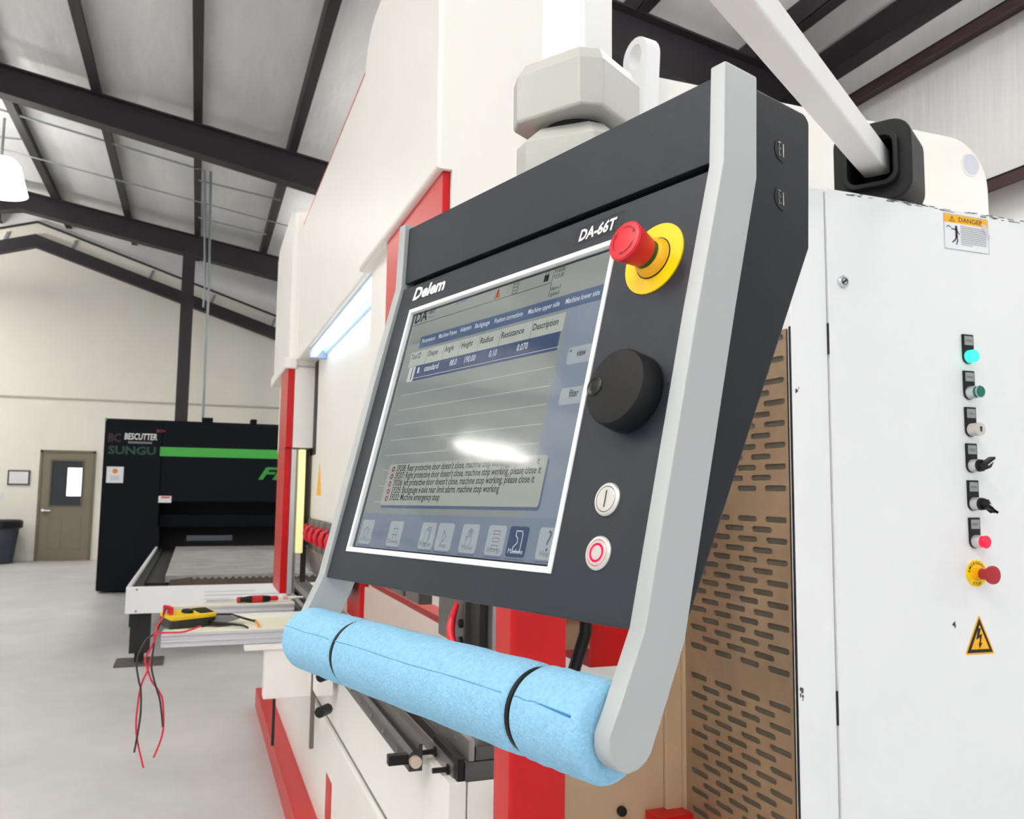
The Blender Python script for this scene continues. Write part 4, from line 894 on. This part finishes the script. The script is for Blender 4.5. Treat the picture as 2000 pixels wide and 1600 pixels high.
# soft keys along the bottom
kS0, kS1 = S(870, 1022), S(1014, 1090)
keys = [(310, 410, 495, 'Products'), (545, 658, 505, 'Drawing'), (815, 938, 517, 'Program'), (955, 1090, 523, 'Auto'), (1160, 1303, 533, 'Manual'), (1380, 1532, 543, 'Settings'), (1560, 1725, 552, 'Machine'), (1812, 1990, 565, 'Help')]
kt = MB()
for x0, x1, y, nm in keys:
    u0 = U(*ZM(x0, y)); u1 = min(U(*ZM(x1, y)), D0[1]-.0005); dkk = nm == 'Machine'
    pts = [PP((u0+u1)/2+p[0], (kS0+kS1)/2+p[1], HS+.00012*2) for p in rrect(u1-u0, kS1-kS0, .003, 3)]
    MB().quad(*pts).build('soft_key', UI['keydark' if dkk else 'key'], scr)
    MB().quad(PP(u0, kS1+.0012, HS+.0003), PP(u1, kS1+.0012, HS+.0003), PP(u1, kS1+.0022, HS+.0003), PP(u0, kS1+.0022, HS+.0003)).build('key_underline', UI['shadow'], scr)
    (wt if dkk else dm).text(nm, PP((u0+u1)/2, kS1-.003, HS+.0004), pu, -pd, h=.0042, center=True)
    cu, cs = (u0+u1)/2, kS0+.0125; q = lambda a, b: PP(cu+a*.8, cs+b*.78, HS+.0004)
    if nm == 'Auto': kt.stroke([q(-.003, -.007), q(.004, 0), q(-.003, .007), q(-.003, -.007)], .0007, pl)
    elif nm == 'Help': kt.text('?', q(.003, .008), pu, -pd, h=.017, center=True)
    elif nm == 'Settings':
        for k in (-.008, 0, .008): kt.stroke([q(-.005, k-.002), q(.006, k-.002), q(.006, k+.002), q(-.005, k+.002), q(-.005, k-.002)], .0006, pl)
    elif nm == 'Machine':
        MB().stroke([q(-.004, -.011), q(.005, -.011), q(.007, -.008), q(.007, .011), q(-.005, .011), q(-.005, .006), q(0, .002), q(0, -.003), q(-.004, -.006), q(-.004, -.011)], .0009, pl).build('key_icon', UI['wtx'], scr)
    elif nm == 'Manual':
        kt.stroke([q(-.004, .009), q(-.006, .0), q(-.005, -.002), q(-.003, .001), q(-.003, -.009), q(-.001, -.009), q(-.0005, -.001), q(0, -.011), q(.002, -.011), q(.002, -.001), q(.003, -.009), q(.005, -.009), q(.004, .004), q(.002, .009)], .0006, pl)
    elif nm == 'Program':
        for k in (0, .002, .004): kt.stroke([q(-.005+k*.8, -.006-k), q(.003+k*.8, -.006-k), q(.003+k*.8, .008-k)], .0006, pl)
        kt.stroke([q(-.005, -.006), q(-.005, .009), q(.003, .009)], .0006, pl)
    elif nm == 'Products': kt.stroke([q(-.005, .008), q(-.005, -.004), q(.002, -.006), q(.005, -.003), q(.003, .008), q(-.005, .008)], .0006, pl)
    else: kt.stroke([q(-.006, -.006), q(.006, -.006)], .0006, pl); kt.stroke([q(-.006, .002), q(.006, .002)], .0006, pl); kt.stroke([q(-.003, -.010), q(-.003, .007)], .0006, pl); kt.stroke([q(.004, -.010), q(.004, .007)], .0006, pl)
kt.build('key_icons', UI['dim'], scr)
dk.build('dark_text', UI['txt'], scr); wt.build('white_text', UI['wtx'], scr); dm.build('dim_text', UI['dim'], scr)
MB().quad(PP(E0[0], E0[2], -.0030), PP(E0[1], E0[2], -.0030), PP(E0[1], E0[3], -.0030), PP(E0[0], E0[3], -.0030)).build('screen_glass', glass_pane('screen_glass', 1.5, .035, (.93, .95, .96), .10), pen, face=pl)
# badges
bd = MB(); bd.text('Delem', PP(-.4505, .0218, .0006), pu, -pd, w=.068, h=.0150, bold=.04, shear=.12); bd.build('maker_lettering', MT['whiteink'], pen)
b2 = MB(); b2.text('DA-66T', PP(-.1600, .0233, .0006), pu, -pd, w=.0470, h=.0108, bold=.035, shear=.12); b2.build('model_lettering', MT['whiteink'], pen)
ol = MB(); ol.stroke([PP(-.1655, .0258, .0004), PP(-.1640, .0098, .0004), PP(-.1050, .0088, .0004), PP(-.1065, .0258, .0004), PP(-.1655, .0258, .0004)], .0005, pl); ol.build('model_badge_outline', MT['ink'], pen); ol = MB()
ol.stroke([PP(-.4575, .0240, .0004), PP(-.4575, .0038, .0004), PP(-.3770, .0044, .0004)], .0005, pl); ol.build('maker_badge_outline', MT['ink'], pen)
# emergency stop
ec = PP(-.0591, .0657, 0)
es = MB().lathe(ec, pl, [(0, 0), (.0300, 0), (.0300, .0013), (0, .0013)], 56, False).build('emergency_stop', MT['yellow'], pen)
MB().lathe(ec, pl, [(.0172, .0012), (.0172, .0016), (.0163, .0024), (.0150, .0070), (.0128, .0090), (.0120, .0090)], 48, False).build('stop_collar', MT['yellow2'], es)
MB().ring(ec+pl*.0016, pl, .0170, .0006, 48, 6).build('collar_groove', MT['ink'], es)
MB().lathe(ec, pl, [(.0118, .0080), (.0118, .0135)], 40, True).build('green_ring', MT['green'], es)
MB().lathe(ec, pl, [(.0112, .0125), (.0124, .0130), (.0138, .020), (.0160, .0300), (.0164, .0325), (.0155, .0340), (.0138, .0344), (0, .0346)], 48, False).build('mushroom_head', MT['redbtn'], es)
ar = MB()
for a0 in (20, 140, 260):
    R = .0112; pts = [ec+pl*.0348+pu*(R*math.cos(math.radians(a0+t)))+pd*(R*math.sin(math.radians(a0+t))) for t in range(0, 71, 10)]
    ar.stroke(pts, .0009, pl)
    e = pts[-1]; tg = (pts[-1]-pts[-2]).normalized(); sd = tg.cross(pl); ar.quad(e+tg*.0028, e-tg*.0008+sd*.0018, e-tg*.0008-sd*.0018)
ar.build('turn_arrows', M('dark_red_arrow', (140, 10, 24), .5), es)
# rotary knob with finger dimple
kc = PP(-.0551, .179, 0)
kb = MB().lathe(kc, pl, [(.0298, .0004), (.0305, .0015), (.0305, .0040), (.0298, .0175), (.0286, .0196), (.0270, .0200), (0, .0200)], 72, False).build('rotary_knob', MT['rubber'], pen)
u0, s0 = PF(1161, 755, .02); dc = PP(u0, s0, .0200)
MB().lathe(dc, pl, [(0, -.0004), (.004, .0000), (.0062, .0004), (.0072, .0008), (.0078, .0004)], 28, False).build('finger_dimple', M('deep_black', (5, 5, 6), .35), kb)
# two steel push buttons
for u0, s0, kind in ((-.0609, .2594, 'on'), (-.0598, .2988, 'off')):
    c = PP(u0, s0, 0)
    b = MB().lathe(c, pl, [(.0125, 0), (.0125, .0010), (.0116, .0020), (.0098, .0022), (.0096, .0014), (0, .0014)], 44, False).build('power_on_button' if kind == 'on' else 'power_off_button', MT['steelbtn'], pen)
    MB().lathe(c+pl*.0014, pl, [(.0092, 0), (.0092, .0008), (.0088, .0011), (0, .0011)], 40, False).build('button_cap', MT['steelbtn'], b)
    MB().annulus(c+pl*.0019, pl, .0091, .0097, 44).build('cap_gap', MT['ink'] if kind == 'on' else MT['redink'], b)
    if kind == 'on': MB().stroke([c+pl*.0027-pd*.0058, c+pl*.0027+pd*.0058], .0011, pl).build('on_symbol', MT['ink'], b)
    else: MB().annulus(c+pl*.0027, pl, .0053, .0070, 44).build('off_symbol', MT['ringred'], b)
# side sockets
for py in (294, 388):
    v, z = PS(1527, py, -.004); c = PO+pu*-.0036+pn*v+pz*z
    n = 28; R1, R2 = .0095, .0098
    k = MB().add([c+pn*(R1*math.cos(2*math.pi*i/n))+pz*(R2*math.sin(2*math.pi*i/n)) for i in range(n)], [tuple(range(n))]).build('port_recess', M('port_black', (3, 3, 4), .6), pen)
    c2 = c+pn*.0022-pz*.0003+pu*.0002
    MB().box(c2-pn*.0032, (.0006, .0002, .0055), (pn, pu, pz)).box(c2+pn*.0016+pz*.0060, (.0018, .0002, .0004), (pn, pu, pz)).build('port_shell', MT['chrome'], k)
    MB().box(c2+pn*.0022, (.0004, .0002, .0052), (pn, pu, pz)).build('port_tongue', M('grey_port_tongue', (96, 104, 108), .4), k)
    for dz in (.0012, -.0042): MB().box(c2+pn*.0002+pz*dz, (.0004, .0002, .0005), (pn, pu, pz)).build('port_contact', MT['chrome'], k)
# foam covered handle bar
HA = (.1010, -.4005)                            # bar axis in the side plane (v, z)
def HB(u, r=0, a=0): return PO+pu*u+pn*(HA[0]+r*math.cos(a))+pz*(HA[1]+r*math.sin(a))
FR = .0325
MB().cyl(HB(UL-.004), HB(-.004), .0125, seg=24).build('handle_bar', MT['silver'], pen)
def foam(u0, u1, e0, e1):
    prof = [(.013, u0), (FR*.80, u0), (FR*.93, u0+e0*.35), (FR, u0+e0)]
    n = 14
    prof += [(FR*(1+.012*math.sin(i*1.7+u0*40)), u0+e0+(u1-e1-u0-e0)*i/n) for i in range(1, n)]
    prof += [(FR, u1-e1), (FR*.93, u1-e1*.35), (FR*.80, u1), (.013, u1)]
    return MB().lathe(HB(0), pu, prof, 56, False)
ut = [PF(640, 1262)[0], PF(985, 1378)[0]]
def bar_u(px, py):
    d = ray(px, py); best = None                # where the view ray passes the front of the foam
    for i in range(600):
        u = -.56+.56*i/599; p = HB(u, FR, math.radians(20)); q = CAM+d*((p-CAM).dot(_F)/d.dot(_F)); e = (q-p).length
        if best is None or e < best[0]: best = (e, u)
    return best[1]
z1, z2 = bar_u(641, 1270), bar_u(984, 1380)
for u0, u1, e0, e1 in ((UL-.011, z1-.0015, .012, .007), (z1+.0015, z2-.0015, .007, .007), (z2+.0015, -TH-.002, .007, .005)):
    fo = foam(u0, u1, e0, e1).build('foam_sleeve', MT['foam'], pen, smooth=60, label='pale blue foam sleeve on the handle bar')
    a = math.radians(28)
    last = u1 > -.05
    MB().tube([HB(u0+.006+(u1-u0-.012)*i/10*(.45 if last else 1), FR*1.003, a+.015*math.sin(i)) for i in range(11)], .0005, 6).build('foam_slit', MT['seam'], fo)
    if last: MB().tube([HB(u0+.006+(u1-u0-.012)*(.45+.052*i), FR*(1.001 if i < 9 else .985), a-.006*i) for i in range(11)], [.0005+.00005*i for i in range(11)], 8).build('foam_gap', M('open_foam_slit', (58, 124, 178), .9), fo)
for zc in (z1, z2):
    zt = MB().lathe(HB(zc-.0022), pu, [(FR*.86, 0), (FR*.93, .0003), (FR*.93, .0041), (FR*.86, .0044)], 48, False).build('cable_tie', MT['black'], pen)
# ================================================================== TOOLS ON THE SUPPORT ARMS
# screwdriver
ay = 4.31; az = .863+.0125
def sdp(px, py): p = atZ(px, py, az); return V((p.x, p.y, az))
a, b = V((.205, ay, az+.004)), V((.365, ay+.02, az+.004)); ax_ = (b-a).normalized()
t = thing('screwdriver', 'long screwdriver with black and red handle lying on the support arm', 'screwdriver', (a.x, a.y, .863))
MB().lathe(a, ax_, [(.011, .0), (.0135, .01), (.0125, .03), (.0165, .06), (.0165, .12), (.014, .15), (.011, .158), (0, .160)], 24, False).build('handle', MT['black'], t)
MB().lathe(a-ax_*.001, ax_, [(0, -.002), (.0115, 0), (.0142, .006), (.0142, .012), (.012, .016)], 24, False).build('handle_end', MT['handlered'], t)
MB().lathe(a, ax_, [(.0168, .068), (.0172, .072), (.0172, .112), (.0168, .116)], 24, False).build('handle_grip', MT['handlered'], t)
MB().lathe(b, ax_, [(.012, -.006), (.012, .028), (.009, .03)], 24, True).build('handle_collar', MT['handlered'], t)
MB().cyl(a-ax_*.12, a, .0042, seg=12).cyl(a-ax_*.14, a-ax_*.12, .0030, .0042, seg=12).build('shaft', MT['chrome'], t)
b3 = b+ax_*.03
t = thing('marker_pen', 'white marker pen lying behind the screwdriver handle', 'pen', (b3.x, b3.y, .863))
MB().lathe(b3+ax_*.004, ax_, [(0, 0), (.008, 0), (.0085, .05), (.0085, .085), (.006, .088), (.005, .12), (0, .122)], 16, False).build('pen_body', MT['whiteink'], t)
MB().lathe(b3+ax_*.004, ax_, [(.0087, .02), (.0087, .045)], 16, False).build('pen_band', M('pink_print', (226, 170, 178), .5), t)
# multimeter
mz = .8635
m0 = V((-.060, 3.60, mz)); mx = V((.86, .50, 0)).normalized(); my = V((-.50, .86, 0)).normalized(); mu = (Z_-my*.16).normalized(); my = (my+Z_*.16).normalized()
t = thing('multimeter', 'yellow and dark grey digital multimeter lying face up on the support arm', 'multimeter', (m0.x+.07, m0.y+.02, mz))
MB().prism(rrect(.195, .095, .014, 4), m0+mx*.075+my*.03, mx, my, mu, 0, .034).build('meter_case', M('dark_meter_case', (44, 44, 44), .5), t, bevel=.004)
MB().prism(rrect(.199, .099, .016, 4), m0+mx*.075+my*.03, mx, my, mu, .034, .050).build('meter_face', MT['yellowmeter'], t, bevel=.004)
MB().prism(rrect(.060, .070, .005, 3), m0+mx*.135+my*.03, mx, my, mu, .050, .0515).build('meter_display', MT['black'], t)
MB().lathe(m0+mx*.068+my*.03+mu*.050, mu, [(.023, 0), (.022, .008), (0, .009)], 24, False).build('meter_dial', MT['black'], t)
pl0 = [m0+mx*-.005+my*(.02+.018*k)+mu*.048 for k in (0, 1)]
for k, c in enumerate(pl0):
    MB().cyl(c, c+Z_*.030, .0075, seg=12).cyl(c+Z_*.026, c+Z_*.03-mx*.022, .0065, seg=10).build('lead_plug', MT['leadred' if k else 'leadred'], t)
def lead(pts, mat, nm, lab, r=.0035):
    P = [V(p) for p in pts]; out = []
    for i in range(len(P)-1):
        p0, p1, p2, p3 = P[max(i-1, 0)], P[i], P[i+1], P[min(i+2, len(P)-1)]
        for s in range(8):
            u = s/8; out.append(.5*((2*p1)+(p2-p0)*u+(2*p0-5*p1+4*p2-p3)*u*u+(3*p1-p0-3*p2+p3)*u**3))
    out.append(P[-1]); o = MB().tube(out, r, 8).build(nm, mat, None, origin=P[0]); return tag(o, lab, 'cable')
yl = 3.47
def L_(px, py, y=yl): return atY(px, py, y)
lead([pl0[1]+Z_*.030-mx*.022, L_(318, 1207, 3.56), L_(308, 1222, 3.50), L_(300, 1255), L_(284, 1285), L_(286, 1300), L_(296, 1330), L_(310, 1350), L_(318, 1372), L_(318, 1430), L_(300, 1480)], MT['leadred'], 'test_lead', 'red test lead running from the multimeter sockets over the arm edge')
lead([L_(392, 1223, 3.50), L_(360, 1234, 3.478), L_(325, 1236, 3.475), L_(304, 1238, 3.47), L_(301, 1256, 3.46), L_(296, 1285, 3.46), L_(288, 1310, 3.46), L_(277, 1335, 3.46), L_(270, 1368, 3.46), L_(266, 1430, 3.46), L_(280, 1500, 3.46)], MT['leadred'], 'test_lead', 'red test lead lying below the multimeter then hanging to the floor')
lead([pl0[0]+Z_*.030-mx*.022, L_(306, 1232, 3.52), L_(286, 1250, 3.45), L_(272, 1275, 3.45), L_(267, 1300, 3.45), L_(271, 1330, 3.45), L_(275, 1350, 3.45), L_(274, 1400, 3.45), L_(262, 1470, 3.45)], MT['leadblack'], 'test_lead', 'black test lead hanging in front of the table leg')
lead([L_(301, 1256, 3.44), L_(296, 1300, 3.44), L_(300, 1325, 3.44), L_(307, 1350, 3.44), L_(313, 1372, 3.44), L_(318, 1420, 3.44)], MT['leadblack'], 'test_lead', 'black test lead twisted together with the red leads')
# black safety glasses style loop beside the meter
t = thing('safety_glasses', 'black framed safety glasses with clear smoky lens beside the multimeter', 'glasses', (.16, 3.62, mz))
g = lambda px, py, z=.01: (lambda p: V((p.x, p.y, mz+z)))(atZ(px, py, mz+z))
MB().tube([g(402, 1213, .012), g(420, 1218, .010), g(450, 1219, .01), g(475, 1222, .010), g(484, 1226, .006)], [.009, .007, .005, .004, .004], 8).build('temple', MT['black'], t)
MB().tube([g(404, 1208, .018), g(425, 1200, .022), g(452, 1200, .022), g(480, 1209, .014), g(500, 1214, .008)], [.008, .004, .004, .005, .005], 8).build('temple', MT['black'], t)
MB().tube([g(497, 1212, .008), g(503, 1217, .007), g(506, 1223, .006)], .005, 8).build('temple_tip', MT['orange'], t)
MB().quad(g(408, 1212, .014), g(424, 1202, .024), g(450, 1202, .024), g(470, 1208, .018), g(445, 1216, .012), g(422, 1217, .012)).build('lens', M('smoky_lens', (120, 120, 124), .15), t)
MB().lathe(g(406, 1212, .013), -Y_, [(.0, 0), (.012, 0), (.012, .006), (0, .007)], 16, False).build('hinge', MT['black'], t)
